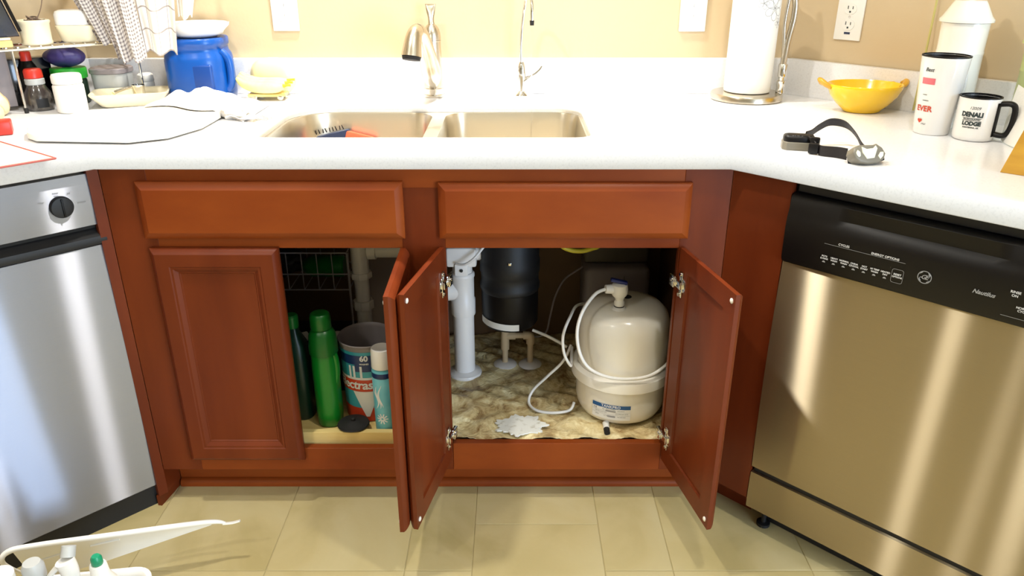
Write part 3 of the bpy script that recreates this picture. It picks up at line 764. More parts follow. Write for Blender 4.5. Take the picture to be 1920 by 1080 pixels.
bm = BM(); box(bm, -.021, .021, -.0075, .0075, -.0035, .0050, .003, M); obj('valve_handle', bm, BLUEKN, tk)
# drain plug under the front
bm = BM(); cyl(bm, (-.046, -.094, .014), (-.046, -.114, .009), .0085, .0078); obj('drain_stub', bm, WHITEPL, tk)
bm = BM(); cyl(bm, (-.046, -.1142, .0090), (-.046, -.130, .0075), .0078, .0072); obj('drain_cap', bm, BLACKR, tk)
# printed label wrapped on the lower shell
LA = R(-109); LR = .1166
def wl_(x, y): return wrapf(0, 0, LR + .0005, LA + x / LR, y)
lb = obj('label', merge(BM(), rectgrid(.100, .042, 14), wrapf(0, 0, LR + .0003, LA, .0560)), LABELW, tk)
obj('label_band', merge(BM(), rectgrid(.100, .0105, 14), wrapf(0, 0, LR + .0006, LA, .0715)), BLUEP, lb)
obj('lettering', merge(BM(), text_bm('TANKPRO', .0100, bold=.0003, spacing=1.1), wrapf(0, 0, LR + .0009, LA, .0715)), WHITEP, lb, smooth=0)
bm = BM()
merge(bm, text_bm('CE', .0070), wrapf(0, 0, LR + .0007, LA - .35, .0615))
for s_, dx, z, sz in (('SIZE', -.16, .0615, .0034), ('MODEL NUMBER', 0, .0640, .0032), ('PRECHARGE', .22, .0615, .0032), ('VOLUME 3.2 GALLONS', -.22, .0530, .0032), ('MAX PRESSURE 100 PSI', .24, .0530, .0032), ('SERIAL', -.30, .0440, .0034), ('LOT NO', -.1, .0440, .0032), ('NSF CERTIFIED', .24, .0440, .0032)):
    merge(bm, text_bm(s_, sz), wrapf(0, 0, LR + .0007, LA + dx, z))
for z in (.0570, .0485): merge(bm, rectgrid(.098, .0003, 12), wrapf(0, 0, LR + .0007, LA, z))
obj('fine_print', bm, DARKP, lb, smooth=0)
bm = BM(); merge(bm, rectgrid(.026, .0045, 4), wrapf(0, 0, LR + .0008, LA, .0590)); merge(bm, rectgrid(.020, .0045, 4), wrapf(0, 0, LR + .0008, LA + .02, .0440)); obj('stamp', bm, GREYP, lb, smooth=0)

# tubing
TX, TY, TZ = .2845, .166, .1765
def hose(name, pts, r, m, label, sm=10):
    return tag(obj(name, tube(BM(), pts, r, 10, smooth=sm), m, smooth=60), label, 'tubing')
h = [(TX - .059, TY - .045, .5400), (TX - .085, TY - .060, .5330), (TX - .115, TY - .085, .500), (TX - .128, TY - .100, .455), (TX - .122, TY - .112, .405), (TX - .100, TY - .117, .365), (TX - .060, TY - .125, .345), (TX - .010, TY - .1285, .3385), (TX + .045, TY - .1235, .343), (TX + .090, TY - .097, .356), (TX + .120, TY - .060, .372), (TX + .132, TY - .015, .390), (TX + .128, TY + .04, .39), (TX + .09, TY + .10, .385)]
hose('water_tube', h, .0042, WHITEPL, 'white tube from the blue valve, looped across the front of the tank')
h = [(TX - .085, TY - .030, .470), (TX - .128, TY - .060, .450), (TX - .150, TY - .075, .410), (TX - .146, TY - .080, .370), (TX - .128, TY - .078, .338), (TX - .118, TY - .050, .350)]
h = [(TX + .02, TY + .125, .40), (TX - .06, TY + .122, .42), (TX - .112, TY + .07, .445), (TX - .140, TY - .02, .452), (TX - .158, TY - .055, .420), (TX - .155, TY - .066, .375), (TX - .138, TY - .060, .338), (TX - .133, TY - .02, .328), (TX - .126, TY + .05, .33)]
hose('water_tube', h, .0038, WHITEPL, 'white tube curling round the left side of the tank, behind the longer loop')
h = [(TX - .128, TY + .06, .332), (TX - .150, TY + .03, .300), (TX - .190, TY + .03, .255), (TX - .228, TY + .03, .212), (TX - .240, TY + .005, .190), (TX - .222, TY - .025, .1845), (TX - .180, TY - .040, .1855), (TX - .135, TY - .035, .190), (TX - .1215, TY - .02, .205)]
hose('water_tube', h, .0038, WHITEPL, 'white tube looping down onto the crumpled cabinet floor left of the tank')
h = [(.057, .315, .332), (.095, .30, .322), (.125, .285, .312), (.150, .275, .300)]
hose('water_tube', h, .0042, WHITEPL, 'short white tube running from behind the black disposer to the tank')
h = [(.020, .44, .295), (.040, .44, .262), (.072, .44, .247), (.100, .44, .262), (.112, .45, .310), (.125, .46, .365), (.150, .47, .415), (.185, .48, .440), (.21, .49, .452)]
hose('water_tube', h, .0028, GREYPL, 'thin grey tube rising from behind the disposer to the grey filter unit')

# waste pipes
pw = thing('drain_pipe', 'white plastic drain stack with coupling and floor flange, left in the open bay', 'pipe', (-.1345, .345, .1785))
def shell(name, prof, m, par, cx=0, cy=0): return obj(name, lathe(BM(), prof, cx, cy, 32), m, par, smooth=45)
shell('floor_flange', [(.047, 0), (.048, .004), (.046, .009), (.034, .014), (.031, .016)], PVC, pw)
shell('pipe', [(.0290, .0162), (.0290, .1895)], PVC, pw)
bm = lathe(BM(), [(.0325, .190), (.0335, .193), (.0335, .236), (.0310, .240), (.0310, .300), (.0330, .304), (.0330, .312), (.0290, .316)], seg=32)
cyl(bm, (-.072, -.004, .262), (0, 0, .262), .030, .028, 24)
obj('tee_fitting', bm, PVC, pw, smooth=45)
shell('upper_pipe', [(.0270, .3165), (.0270, .3400)], PVC, pw)
bm = BM(); box(bm, -.040, .040, -.034, .030, .3405, .3950, .006); box(bm, -.018, .018, -.040, -.033, .318, .352, .003)
cyl(bm, (-.100, 0, .370), (-.030, 0, .370), .0245, None, 24); cyl(bm, (-.058, 0, .370), (-.040, 0, .370), .0290, None, 24); cyl(bm, (.030, 0, .370), (.052, 0, .370), .020, None, 20)
cyl(bm, (0, 0, .395), (0, 0, .470), .021, None, 20)
obj('clamp_tee', bm, PVC, pw)
bm = BM(); M = Matrix.Translation((0, -.0405, .335)) @ Matrix.Rotation(PI / 2, 4, 'X'); lathe(bm, [(.0045, 0), (.0045, .003), (0, .0036)], seg=12, M=M); obj('screw', bm, BLACKM, pw)
obj('small_tube', tube(BM(), [(-.012, -.046, .357), (.010, -.060, .360), (.035, -.064, .378), (.060, -.05, .405)], .0035, 8, smooth=5), PVC, pw)

p2 = thing('drain_pipe', 'white plastic drain pipe with slip nuts standing behind the aerosol can', 'pipe', (-.4100, .345, .1770))
shell('pipe', [(.0215, 0), (.0215, .112)], PVC, p2)
shell('pipe', [(.0205, .148), (.0205, .208)], PVC, p2); shell('pipe', [(.0200, .234), (.0200, .300)], PVC, p2); shell('pipe', [(.0235, .301), (.0235, .47)], PVC, p2)
def nut(z0, z1, r, par):
    bm = BM(); n = 40; prof = []
    for zz, k in ((z0, .96), (z0 + .003, 1), (z1 - .003, 1), (z1, .96)):
        prof.append([bm.verts.new(((r * k + (.0022 if i % 5 == 0 else 0)) * math.cos(2 * PI * i / n), (r * k + (.0022 if i % 5 == 0 else 0)) * math.sin(2 * PI * i / n), zz)) for i in range(n)])
    for a, b in zip(prof[:-1], prof[1:]):
        for i in range(n): bm.faces.new((a[i], a[(i + 1) % n], b[(i + 1) % n], b[i]))
    bm.faces.new(list(reversed(prof[0]))); bm.faces.new(prof[-1])
    return obj('slip_nut', bm, PVC, par, smooth=30)
nut(.113, .147, .0245, p2); nut(.2085, .2335, .0265, p2); nut(.3005, .318, .0275, p2)
bm = BM(); cyl(bm, (.0225, 0, .382), (.168, 0, .382), .0225, None, 24); cyl(bm, (.024, 0, .382), (.046, 0, .382), .0275, None, 24)
obj('cross_pipe', bm, PVC, p2)

# garbage disposer
gd = thing('garbage_disposer', 'black cylindrical garbage disposer with a white label band, hanging under the sink', 'disposer', (-.006, .350, .3360))
shell('housing', [(.030, 0), (.055, .001), (.070, .006), (.0775, .016), (.0780, .110)], BLACKP, gd)
shell('upper_housing', [(.0785, .1105), (.0815, .116), (.0815, .128), (.0785, .132), (.0785, .160), (.0815, .164), (.0815, .196), (.079, .202), (.079, .300), (.060, .325), (.045, .335), (.045, .360)], BLACKM, gd)
obj('label_band', merge(BM(), rectgrid(.128, .0185, 18), lambda c: Vector((.0786 * math.cos(R(-118) + c.x / .0786), .0786 * math.sin(R(-118) + c.x / .0786), .0150 + c.y - c.x * .05 + .010))), LABELW, gd)
bm = BM(); box(bm, -.004, .004, -.0835, -.0785, .206, .213, .001); obj('clamp_screw', bm, CHROME, gd)

cp = thing('supply_pipes', 'beige plastic pipes with elbow and two white floor flanges below the disposer', 'pipe', (-.020, .395, .1785))
for x, z in ((0, .001), (.073, .0)): obj('floor_flange', lathe(BM(), [(.033, 0), (.034, .003), (.028, .008), (.012, .011)], x, z, 28), PVC, cp)
bm = BM(); cyl(bm, (0, 0, .0112), (0, 0, .150), .0085); cyl(bm, (0, 0, .052), (0, 0, .120), .0120); cyl(bm, (0, 0, .096), (.030, 0, .096), .0120); cyl(bm, (.030, 0, .096), (.060, 0, .096), .0085)
tube(bm, [(.052, 0, .096), (.066, 0, .096), (.073, 0, .090), (.073, 0, .070)], .0120, 14, smooth=4); cyl(bm, (.073, 0, .0112), (.073, 0, .072), .0085)
obj('pipework', bm, CPVC, cp, smooth=40)
bm = lathe(BM(), [(.018, .1372), (.018, .147), (.011, .1495), (.011, .155)], 0, 0, 24); obj('connector', bm, PVC, cp)

# filter unit behind the tank
fu = thing('filter_unit', 'grey plastic housing standing behind the white tank', 'filter housing', (.2995, .500, .1770))
obj('case', box(BM(), -.093, .093, -.075, .075, 0, .292, .016, seg=3), GREYPL, fu)
obj('cover', box(BM(), -.093, .093, -.040, .080, .293, .40, .012, seg=3), DKGREYPL, fu)
obj('seam', box(BM(), .018, .0195, -.0762, -.0748, .02, .270), DKGREYPL, fu, smooth=0)
tag(obj('yellow_hose', tube(BM(), [(.110, .25, .645), (.125, .25, .606), (.150, .25, .592), (.180, .25, .590), (.205, .25, .597), (.222, .25, .606), (.235, .25, .645)], .006, 10, sx=1, smooth=6), YELLOWPL, smooth=60), 'sagging yellow hose at the top of the open right bay', 'hose')

# ------------------------------------------------------------------ under the sink, left bay
def bottle(name, prof, m, par, cx=0, cy=0, sx=1, sy=1, sq=0, nm='body'): return obj(nm, lathe(BM(), prof, cx, cy, 36, sx=sx, sy=sy, sq=sq), m, par, smooth=50)
TRZ = .1768
g = thing('detergent_bottle', 'tall green plastic detergent bottle with a screw cap on the pull-out tray', 'bottle', (-.466, .098, TRZ))
bm = lathe(BM(), [(.026, 0), (.031, .004), (.033, .03), (.033, .17), (.032, .20), (.030, .225), (.024, .252), (.019, .262)], 0, 0, 36, sx=.98, sy=.95, sq=.5)
obj('body', bm, GREENPL, g, smooth=50)
obj('grip', tube(BM(), [(.018, -.012, .215), (.0285, -.010, .195), (.0295, -.010, .150), (.020, -.012, .110)], .0085, 14, smooth=6), GREENPL, g, smooth=60)
obj('shoulder', lathe(BM(), [(.0345, .205), (.0350, .225), (.0320, .255), (.0245, .270), (.020, .272)], 0, 0, 36, sq=.3), GREENCAP, g, smooth=50)
obj('cap', lathe(BM(), [(.0245, .2725), (.0255, .275), (.0250, .300), (.0235, .309), (.0200, .312), (0, .312)], 0, -.002, 36), GREENCAP, g, smooth=40)
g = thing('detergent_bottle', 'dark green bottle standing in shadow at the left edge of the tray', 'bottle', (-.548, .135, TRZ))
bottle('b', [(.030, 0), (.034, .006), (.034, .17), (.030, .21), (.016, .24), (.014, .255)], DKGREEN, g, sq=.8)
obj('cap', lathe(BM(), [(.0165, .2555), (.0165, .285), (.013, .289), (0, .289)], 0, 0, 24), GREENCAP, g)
# dishwasher detergent tub with printed wrap
tb = thing('detergent_tub', 'open empty plastic detergent tub with blue and red printed wrap on the tray', 'tub', (-.372, .160, TRZ))
prof = [(0, .001), (.058, .001), (.062, .004), (.068, .212), (.070, .216), (.0715, .219), (.0700, .222), (.0670, .219), (.0655, .212), (.0595, .010), (0, .008)]
obj('body', lathe(BM(), prof, 0, 0, 48, cap=False), GREYPL, tb, smooth=50)
def rt(z): return .0622 + (.0680 - .0622) * z / .212
def wband(w, h, zc, ang, m, nm, off=.0006, nx=24, parent=None):
    r0 = rt(zc) + off
    return obj(nm, merge(BM(), rectgrid(w, h, nx, 2), wrapf(0, 0, r0, ang, zc, taper=.0274)), m, parent or tb)
TA = R(-96)
wr = wband(.19, .198, .105, TA, TEALP, 'printed_wrap', nx=36)
wband(.185, .026, .182, TA, NAVYP, 'navy_band', .0010, 36, wr); wband(.042, .046, .172, TA + .10, NAVYP, 'navy_block', .0013, 12, wr)
wband(.185, .034, .108, TA, REDP, 'red_band', .0010, 36, wr); wband(.185, .040, .022, TA, REDP, 'orange_foot', .0010, 36, wr)
wband(.185, .008, .1275, TA, WHITEP, 'white_stripe', .0008, 36, wr)
bm = BM(); pts = [(-.036, .045), (.036, .045), (.0, -.055)]
gsrc = BM(); n = 10
rows = [[gsrc.verts.new(((-.034 + .068 * i / n) * (1 - j / 8) , .045 - .085 * j / 8, 0)) for i in range(n + 1)] for j in range(8)]
for j in range(7):
    for i in range(n): gsrc.faces.new((rows[j][i], rows[j][i + 1], rows[j + 1][i + 1], rows[j + 1][i]))
obj('white_cone', merge(bm, gsrc, wrapf(0, 0, rt(.05) + .0016, TA + .15, .046, taper=.0274)), LABELW, wr)
bm = BM(); merge(bm, text_bm('Electrasol', .0350, shear=.12, bold=.0009, spacing=.94), wrapf(0, 0, rt(.108) + .0022, TA - .16, .110, taper=.0274)); merge(bm, text_bm('60', .021, bold=.0008), wrapf(0, 0, rt(.185) + .0022, TA + .16, .187, taper=.0274))
merge(bm, text_bm('WASHES', .006, bold=.0002), wrapf(0, 0, rt(.185) + .0022, TA + .16, .172, taper=.0274))
for dx in (-.42, -.25, .02): merge(bm, rectgrid(.006, .034, 2), wrapf(0, 0, rt(.15) + .0014, TA + dx, .148, taper=.0274))
obj('lettering', bm, WHITEP, wr, smooth=0)
# aerosol can
ac = thing('aerosol_can', 'aqua aerosol can with a white cap in front of the printed tub', 'spray can', (-.330, .093 - .004, TRZ))
ac.location = (-.318, .068, TRZ)
bottle('b', [(.0265, 0), (.0275, .003), (.0275, .172), (.0255, .178), (.0235, .182)], AQUA, ac)
obj('shoulder_band', lathe(BM(), [(.0277, .158), (.0279, .159), (.0279, .171), (.0277, .172)], 0, 0, 36, cap=False), NAVYP, ac)
bm = lathe(BM(), [(.0268, .1822), (.0272, .184), (.0262, .226), (.0250, .232), (.0225, .2335), (0, .2275)], 0, 0, 36)
obj('cap', bm, WHITEC, ac, smooth=40)
bm = BM()
f0 = wrapf(0, 0, .0279, R(-112), .105)
for k in range(3):      # white swooshes of the print
    src = BM(); n = 14
    up_ = [src.verts.new((-.010 + .007 * k + .007 * math.sin(PI * q / n * 1.6 + k), -.034 + .062 * q / n + .004 * k, 0)) for q in range(n + 1)]
    dn_ = [src.verts.new((v.co.x + .0042 * math.sin(PI * q / n) + .0006, v.co.y, 0)) for q, v in enumerate(up_)]
    for q in range(n): src.faces.new((up_[q], dn_[q], dn_[q + 1], up_[q + 1]))
    merge(bm, src, f0)
obj('swoosh_print', bm, WHITEP, ac, smooth=0)
bm = BM()
for k in range(10):
    a = 2 * PI * k / 10
    merge(bm, rectgrid(.012, .0030, 2), lambda c: wrapf(0, 0, .0279, R(-100), .045)(Vector((c.x * math.cos(a) - c.y * math.sin(a) + .009 * math.cos(a), c.x * math.sin(a) + c.y * math.cos(a) + .009 * math.sin(a), 0))))
obj('burst_print', bm, WHITEP, ac, smooth=0)
g = thing('aerosol_can', 'second aerosol can with a pale cap, mostly hidden behind the aqua one', 'spray can', (-.286, .119, TRZ))
bottle('b', [(.0255, 0), (.0265, .003), (.0265, .165), (.0240, .172)], WHITEPL, g)
obj('cap', lathe(BM(), [(.0250, .1722), (.0250, .216), (.0230, .220), (0, .220)], 0, 0, 30), WHITEPL, g)
g = thing('sink_stopper', 'flat black rubber disc stopper resting on the tray edge', 'stopper', (-.400, .058, .1945))
obj('disc', lathe(BM(), [(0, 0), (.036, 0), (.040, .003), (.038, .006), (.020, .009), (.012, .013), (0, .014)], 0, 0, 40), BLACKR, g)
obj('nub', lathe(BM(), [(.006, .0135), (.006, .019), (.004, .021), (0, .021)], 0, 0, 16), BLACKR, g)
# small white packets behind
for k, (x, y, z, a) in enumerate(((-.455, .30, .318, .2), (-.428, .30, .316, -.15), (-.505, .30, .318, .5))):
    pass
bx = thing('storage_box', 'dark box behind the bottles carrying small white packets', 'box', (-.520, .300, TRZ))
obj('body', box(BM(), -.110, .074, -.05, .10, 0, .135, .004), BLACKM, bx); obj('lid', box(BM(), -.112, .076, -.052, .102, .1355, .142, .002), BLACKM, bx)
for k, (x, y, a, lab) in enumerate(((.015, -.020, .2, 'small white folded packet lying on the dark box, left one'), (.052, -.015, -.15, 'small white folded packet lying on the dark box, right one'), (-.048, -.022, .6, 'small white packet on the dark box left of the green cap'))):
    M = Matrix.Rotation(a, 4, 'Z') @ Matrix.Rotation(R(8), 4, 'X')
    bm = box(BM(), -.016, .016, -.012, .012, 0.002, .020, .003, M)
    o = tag(obj('packet', bm, WHITEPL, loc=(-.520 + x, .300 + y, TRZ + .1425)), lab, 'packet')
# wire basket at the back
wb = thing('wire_basket', 'grey wire basket hanging in the dark upper left of the cabinet', 'basket', (-.585, .30, .46))
bm = BM()
for z in (0, .045, .105): tube(bm, [(-.13, 0, z), (.150, 0, z), (.150, .20, z), (-.13, .20, z), (-.13, 0, z)], .0022, 6)
for k in range(8):
    x = -.13 + .04 * k; tube(bm, [(x, 0, .105), (x, 0, 0), (x, .20, 0), (x, .20, .105)], .0015, 6)
obj('wire_frame', bm, GREYPL, wb)
bm = BM(); tube(bm, [(.152, 0, .105), (.152, 0, -.282)], .003, 8); tube(bm, [(.152, .20, .105), (.152, .20, -.282)], .003, 8); tube(bm, [(-.132, 0, .105), (-.132, 0, -.282)], .003, 8); tube(bm, [(-.132, .20, .105), (-.132, .20, -.282)], .003, 8)
obj('posts', bm, GREYPL, wb)
g = thing('cleaner_bottle', 'olive-green cleaner bottle lying in the wire basket', 'bottle', (-.500, .36, .505), PI / 2)
obj('body', lathe(BM(), [(.026, 0), (.030, .004), (.030, .09), (.018, .11), (.012, .115)], seg=28, M=Matrix.Translation((0, -.045, 0)) @ Matrix.Rotation(-PI / 2, 4, 'X')), GREENCAP, g)
obj('cap', lathe(BM(), [(.013, .1155), (.013, .135), (0, .136)], seg=20, M=Matrix.Translation((0, -.045, 0)) @ Matrix.Rotation(-PI / 2, 4, 'X')), BLACKM, g)
g = obj('rag_bundle', BM(), BLACKM); bpy.data.objects.remove(g)
bm = BM()
def rg(u, v):
    a = 2 * PI * u; b = PI * v; q = 1 + .14 * math.sin(5 * a + 3 * b) + .08 * math.sin(9 * b + 2 * a)
    return (.06 * q * math.sin(b) * math.cos(a), .06 * q * math.sin(b) * math.sin(a), .034 * q * math.cos(b))
solid_grid(bm, rg, 28, 16, .001); tag(obj('rag', bm, BLACKM, loc=(-.64, .40, .502)), 'dark crumpled rag in the wire basket', 'rag')

# ------------------------------------------------------------------ right side of the counter
CZ = .9195
ph = thing('paper_towel_holder', 'round brushed steel base paper towel holder with tension arm', 'paper towel holder', (.640, .555, CZ))
obj('base', lathe(BM(), [(.0930, 0), (.0955, .002), (.0955, .015), (.0930, .0185), (.075, .020), (0, .0215)], 0, 0, 64), NICKEL, ph, smooth=40)
obj('centre_post', lathe(BM(), [(.006, .0215), (.006, .335), (.010, .338), (.012, .345), (0, .356)], 0, 0, 20), NICKEL, ph)
AX, AY = .081, -.028
bm = lathe(BM(), [(.0112, .0195), (.0112, .026), (.0095, .034), (.0118, .042), (.0118, .052), (.0080, .054), (.0080, .062), (.0118, .064), (.0118, .094), (.0095, .097)], AX, AY, 24)
obj('arm_ferrule', bm, CHROME, ph, smooth=40)
obj('arm', tube(BM(), [(AX, AY, .096), (AX + .004, AY + .002, .150), (AX + .012, AY + .002, .215), (AX + .008, AY + .002, .26), (AX - .014, AY, .30), (AX - .018, AY, .32)], .0082, 18, smooth=6), NICKEL, ph, smooth=60)
obj('arm_brace', tube(BM(), [(AX - .002, AY, .097), (AX - .006, AY, .150), (AX - .010, AY + .002, .200), (AX - .006, AY + .002, .262)], .0042, 12, smooth=5), NICKEL, ph, smooth=60)
pt = thing('paper_towel_roll', 'white paper towel roll with a grey flower print', 'paper towel', (.640, .555, CZ + .0225))
obj('paper', lathe(BM(), [(.019, 0), (.060, 0), (.0615, .003), (.0615, .277), (.060, .28), (.019, .28)], 0, 0, 56, cap=False), PAPER, pt, smooth=40)
obj('core', lathe(BM(), [(.0188, .001), (.0188, .279), (.0172, .279), (.0172, .001)], 0, 0, 30, cap=False), LIGHTWOOD, pt)
bm = BM()
FW = wrapf(0, 0, .0618, R(-62), .215)
def petal(cx, cy, ang, L, W, t=.0011):
    n = 18; out = []
    for k in range(n + 1):
        a = 2 * PI * k / n
        px = L / 2 * (1 - math.cos(a)); py = W / 2 * math.sin(a) * (.6 + .5 * px / L)
        out.append((cx + px * math.cos(ang) - py * math.sin(ang), cy + px * math.sin(ang) + py * math.cos(ang)))
    for k in range(n):
        (x0, y0), (x1, y1) = out[k], out[k + 1]; d = Vector((x1 - x0, y1 - y0)); d.normalize(); nx, ny = -d.y * t / 2, d.x * t / 2
        vs = [bm.verts.new(FW(Vector(p))) for p in ((x0 + nx, y0 + ny, 0), (x1 + nx, y1 + ny, 0), (x1 - nx, y1 - ny, 0), (x0 - nx, y0 - ny, 0))]
        bm.faces.new(vs)
for k in range(6): petal(.004, 0, R(90 + 60 * k), .031, .021)
for k in range(5): petal(-.030, .012, R(70 + 72 * k), .015, .010, .0009)
for k in range(5): petal(.024, -.036, R(50 + 72 * k), .013, .009, .0008)
for k in range(5): petal(-.004, .060, R(30 + 72 * k), .024, .016, .001)
obj('flower_print', bm, GREYP, pt, smooth=0)

# bowl
bw = thing('bowl', 'yellow glazed ceramic bowl with two small ear handles', 'bowl', (.882, .378, CZ))
obj('body', lathe(BM(), [(0, 0), (.040, 0), (.044, .002), (.046, .006), (.062, .020), (.078, .040), (.0868, .060), (.0880, .066), (.0865, .068), (.0840, .064), (.074, .042), (.058, .024), (.040, .012), (0, .010)], 0, 0, 56, cap=False, sx=1.04, sy=.86), YELLOWC, bw, smooth=60)
for s_ in (-1, 1):
    a = R(12) if s_ > 0 else R(170)
    bm = BM()
    c, s = math.cos(a), math.sin(a)
    P = lambda r, q, z: (c * r * 1.04 - s * q, s * r * .9 + c * q, z)
    tube(bm, [P(.082, -.022, .060), P(.095, -.017, .067), P(.104, -.006, .074), P(.1005, 0, .068), P(.104, .006, .074), P(.095, .017, .067), P(.082, .022, .060)], [.005, .0065, .0062, .0062, .0062, .0065, .005], 12, sy=1.25, smooth=4)
    obj('handle', bm, BROWNC, bw, smooth=60)

# tumbler and mug
tm = thing('tumbler', 'tall white ceramic travel cup with black lining and red lettering', 'cup', (.934, .128, CZ))
obj('body', lathe(BM(), [(0, 0), (.0345, 0), (.0365, .003), (.0480, .158), (.0482, .164), (.0470, .166), (.0458, .163)], 0, 0, 48, cap=False), WHITEC, tm, smooth=50)
obj('lining', lathe(BM(), [(.0457, .1635), (.0452, .160), (.0340, .006), (0, .005)], 0, 0, 48, cap=False), BLACKP, tm, smooth=50)
obj('rim', lathe(BM(), [(.0459, .1640), (.0486, .1640), (.0486, .1668), (.0459, .1668), (.0459, .1640)], 0, 0, 48, cap=False), BLACKP, tm)
VA = math.atan2(-1.588 - .128, 0 - .934)     # direction towards the room's centre line
def rtm(z): return .0366 + (.0480 - .0366) * z / .158
def onT(dx, z, off=.0007): return wrapf(0, 0, rtm(z) + off, VA + dx, z, taper=.073)
obj('lettering', merge(BM(), text_bm('EVER', .0165, bold=.0005), onT(-.60, .056)), REDP, tm, smooth=0)
bm = BM(); merge(bm, text_bm('Best', .011, shear=.3, bold=.0002), onT(-.60, .1385)); merge(bm, rectgrid(.010, .0012, 3), onT(-.64, .086)); merge(bm, rectgrid(.014, .0012, 4), onT(-.56, .074)); obj('script', bm, DARKP, tm, smooth=0)
bm = BM(); merge(bm, rectgrid(.030, .013, 8), onT(-.58, .115)); obj('ribbon_print', bm, PINKP, tm, smooth=0)
bm = BM(); hs = BM(); hv = [hs.verts.new((.0055 * 16 * math.sin(t) ** 3 / 16, .0055 * (13 * math.cos(t) - 5 * math.cos(2 * t) - 2 * math.cos(3 * t) - math.cos(4 * t)) / 16, 0)) for t in [2 * PI * k / 24 for k in range(24)]]; hs.faces.new(hv)
merge(bm, hs, onT(-.72, .030, .001)); obj('heart_print', bm, REDP, tm, smooth=0)
bm = BM(); merge(bm, text_bm('~', .016, shear=.4, bold=.0004), onT(-.52, .024)); obj('small_print', bm, GREYP, tm, smooth=0)
# handle on the far right side
bm = tube(BM(), [(.042, .020, .130), (.062, .028, .128), (.068, .030, .095), (.060, .027, .062), (.040, .019, .055)], .0055, 12, smooth=5)
obj('handle', bm, WHITEC, tm, smooth=60)

mg = thing('mug', 'short white mug with black lining, black handle and dark printed lettering', 'mug', (.993, .068, CZ))
obj('body', lathe(BM(), [(0, 0), (.0360, 0), (.0395, .003), (.0405, .010), (.0405, .086), (.0400, .0885), (.0385, .0885), (.0380, .086)], 0, 0, 48, cap=False), WHITEC, mg, smooth=50)
obj('lining', lathe(BM(), [(.0383, .0884), (.0378, .084), (.0372, .008), (0, .006)], 0, 0, 48, cap=False), BLACKP, mg, smooth=50)
obj('rim', lathe(BM(), [(.0378, .0886), (.0408, .0886), (.0408, .0908), (.0378, .0908), (.0378, .0886)], 0, 0, 48, cap=False), BLACKP, mg)
MA = math.atan2(-1.588 - .068, -.993)
ha = MA + R(78); hc, hs_ = math.cos(ha), math.sin(ha)
hp_ = lambda r, z: (hc * r, hs_ * r, z)
obj('handle', tube(BM(), [hp_(.040, .078), hp_(.058, .080), hp_(.067, .072), hp_(.068, .045), hp_(.064, .022), hp_(.055, .014), hp_(.040, .015)], .0058, 14, sy=1.5, smooth=5), BLACKP, mg, smooth=60)
bm = BM(); merge(bm, rectgrid(.016, .070, 4), wrapf(0, 0, .0412, MA + R(66), .046)); obj('handle_patch', bm, BLACKP, mg)
bm = BM(); FM = lambda dx, z: wrapf(0, 0, .0409, MA + dx, z)
merge(bm, text_bm('DENALI', .0128, bold=.0009, spacing=.95), FM(-.22, .056)); merge(bm, text_bm('LODGE', .0110, bold=.0008), FM(-.18, .0375)); merge(bm, text_bm('BACKCOUNTRY', .0045, bold=.0002), FM(-.20, .0465)); merge(bm, text_bm('KANTISHNA, AK', .0042, bold=.0002), FM(-.18, .0295))
merge(bm, rectgrid(.038, .0008, 8), FM(-.2, .0492)); merge(bm, rectgrid(.038, .0008, 8), FM(-.2, .0438))
merge(bm, text_bm('12009', .0085, shear=.2), FM(-.14, .0695)); obj('lettering', bm, DARKP, mg, smooth=0)

# canisters
def canister(name_label, loc, r, h, m, rz=0):
    t = thing('canister', name_label, 'canister', loc)
    obj('body', lathe(BM(), [(0, 0), (r * .92, 0), (r * .95, .003), (r * .95, h * .70), (r * .965, h * .71), (r * .965, h * .73), (r * .95, h * .74), (r * .97, h)], 0, 0, 48), m, t, smooth=45)
    obj('lid', lathe(BM(), [(r * 1.0, h + .0005), (r * 1.10, h + .002), (r * 1.10, h + .007), (r * .98, h + .014), (r * .72, h + .038), (r * .62, h + .046), (r * .30, h + .048), (0, h + .048)], 0, 0, 48), m, t, smooth=40)
    obj('knob', lathe(BM(), [(.010, h + .0482), (.007, h + .056), (.012, h + .066), (.013, h + .074), (.008, h + .080), (0, h + .081)], 0, 0, 24), m, t, smooth=60)
    bm = BM()   # raised bird-and-scroll relief
    base = math.atan2(-1.588 - loc[1], -loc[0])
    for k in range(3):
        a0 = base + (-.35 + .35 * k)
        pts = [(r * .965 * math.cos(a0 + .22 * math.sin(q) * q / 4), r * .965 * math.sin(a0 + .22 * math.sin(q) * q / 4), h * .45 + .022 * math.cos(q * 1.3) + .006 * k) for q in [i * .35 for i in range(16)]]
        tube(bm, pts, .0014, 6)
    obj('relief', bm, m, t, smooth=60)
    return t
canister('tall white enamel canister with a peaked lid behind the tall cup', (1.008, .215, CZ), .0500, .226, WHITEG)
canister('pale green enamel canister with a peaked lid at the right edge', (1.140, .095, CZ), .0560, .190, GREENC)
tag(obj('green_cord', tube(BM(), [(1.0145, .373, 1.30), (1.0145, .373, 1.16), (1.0100, .366, 1.07), (1.0060, .361, .9245)], .0026, 8, smooth=5), GREENCORD), 'thin olive-green cord hanging against the wall behind the white canister', 'cord')
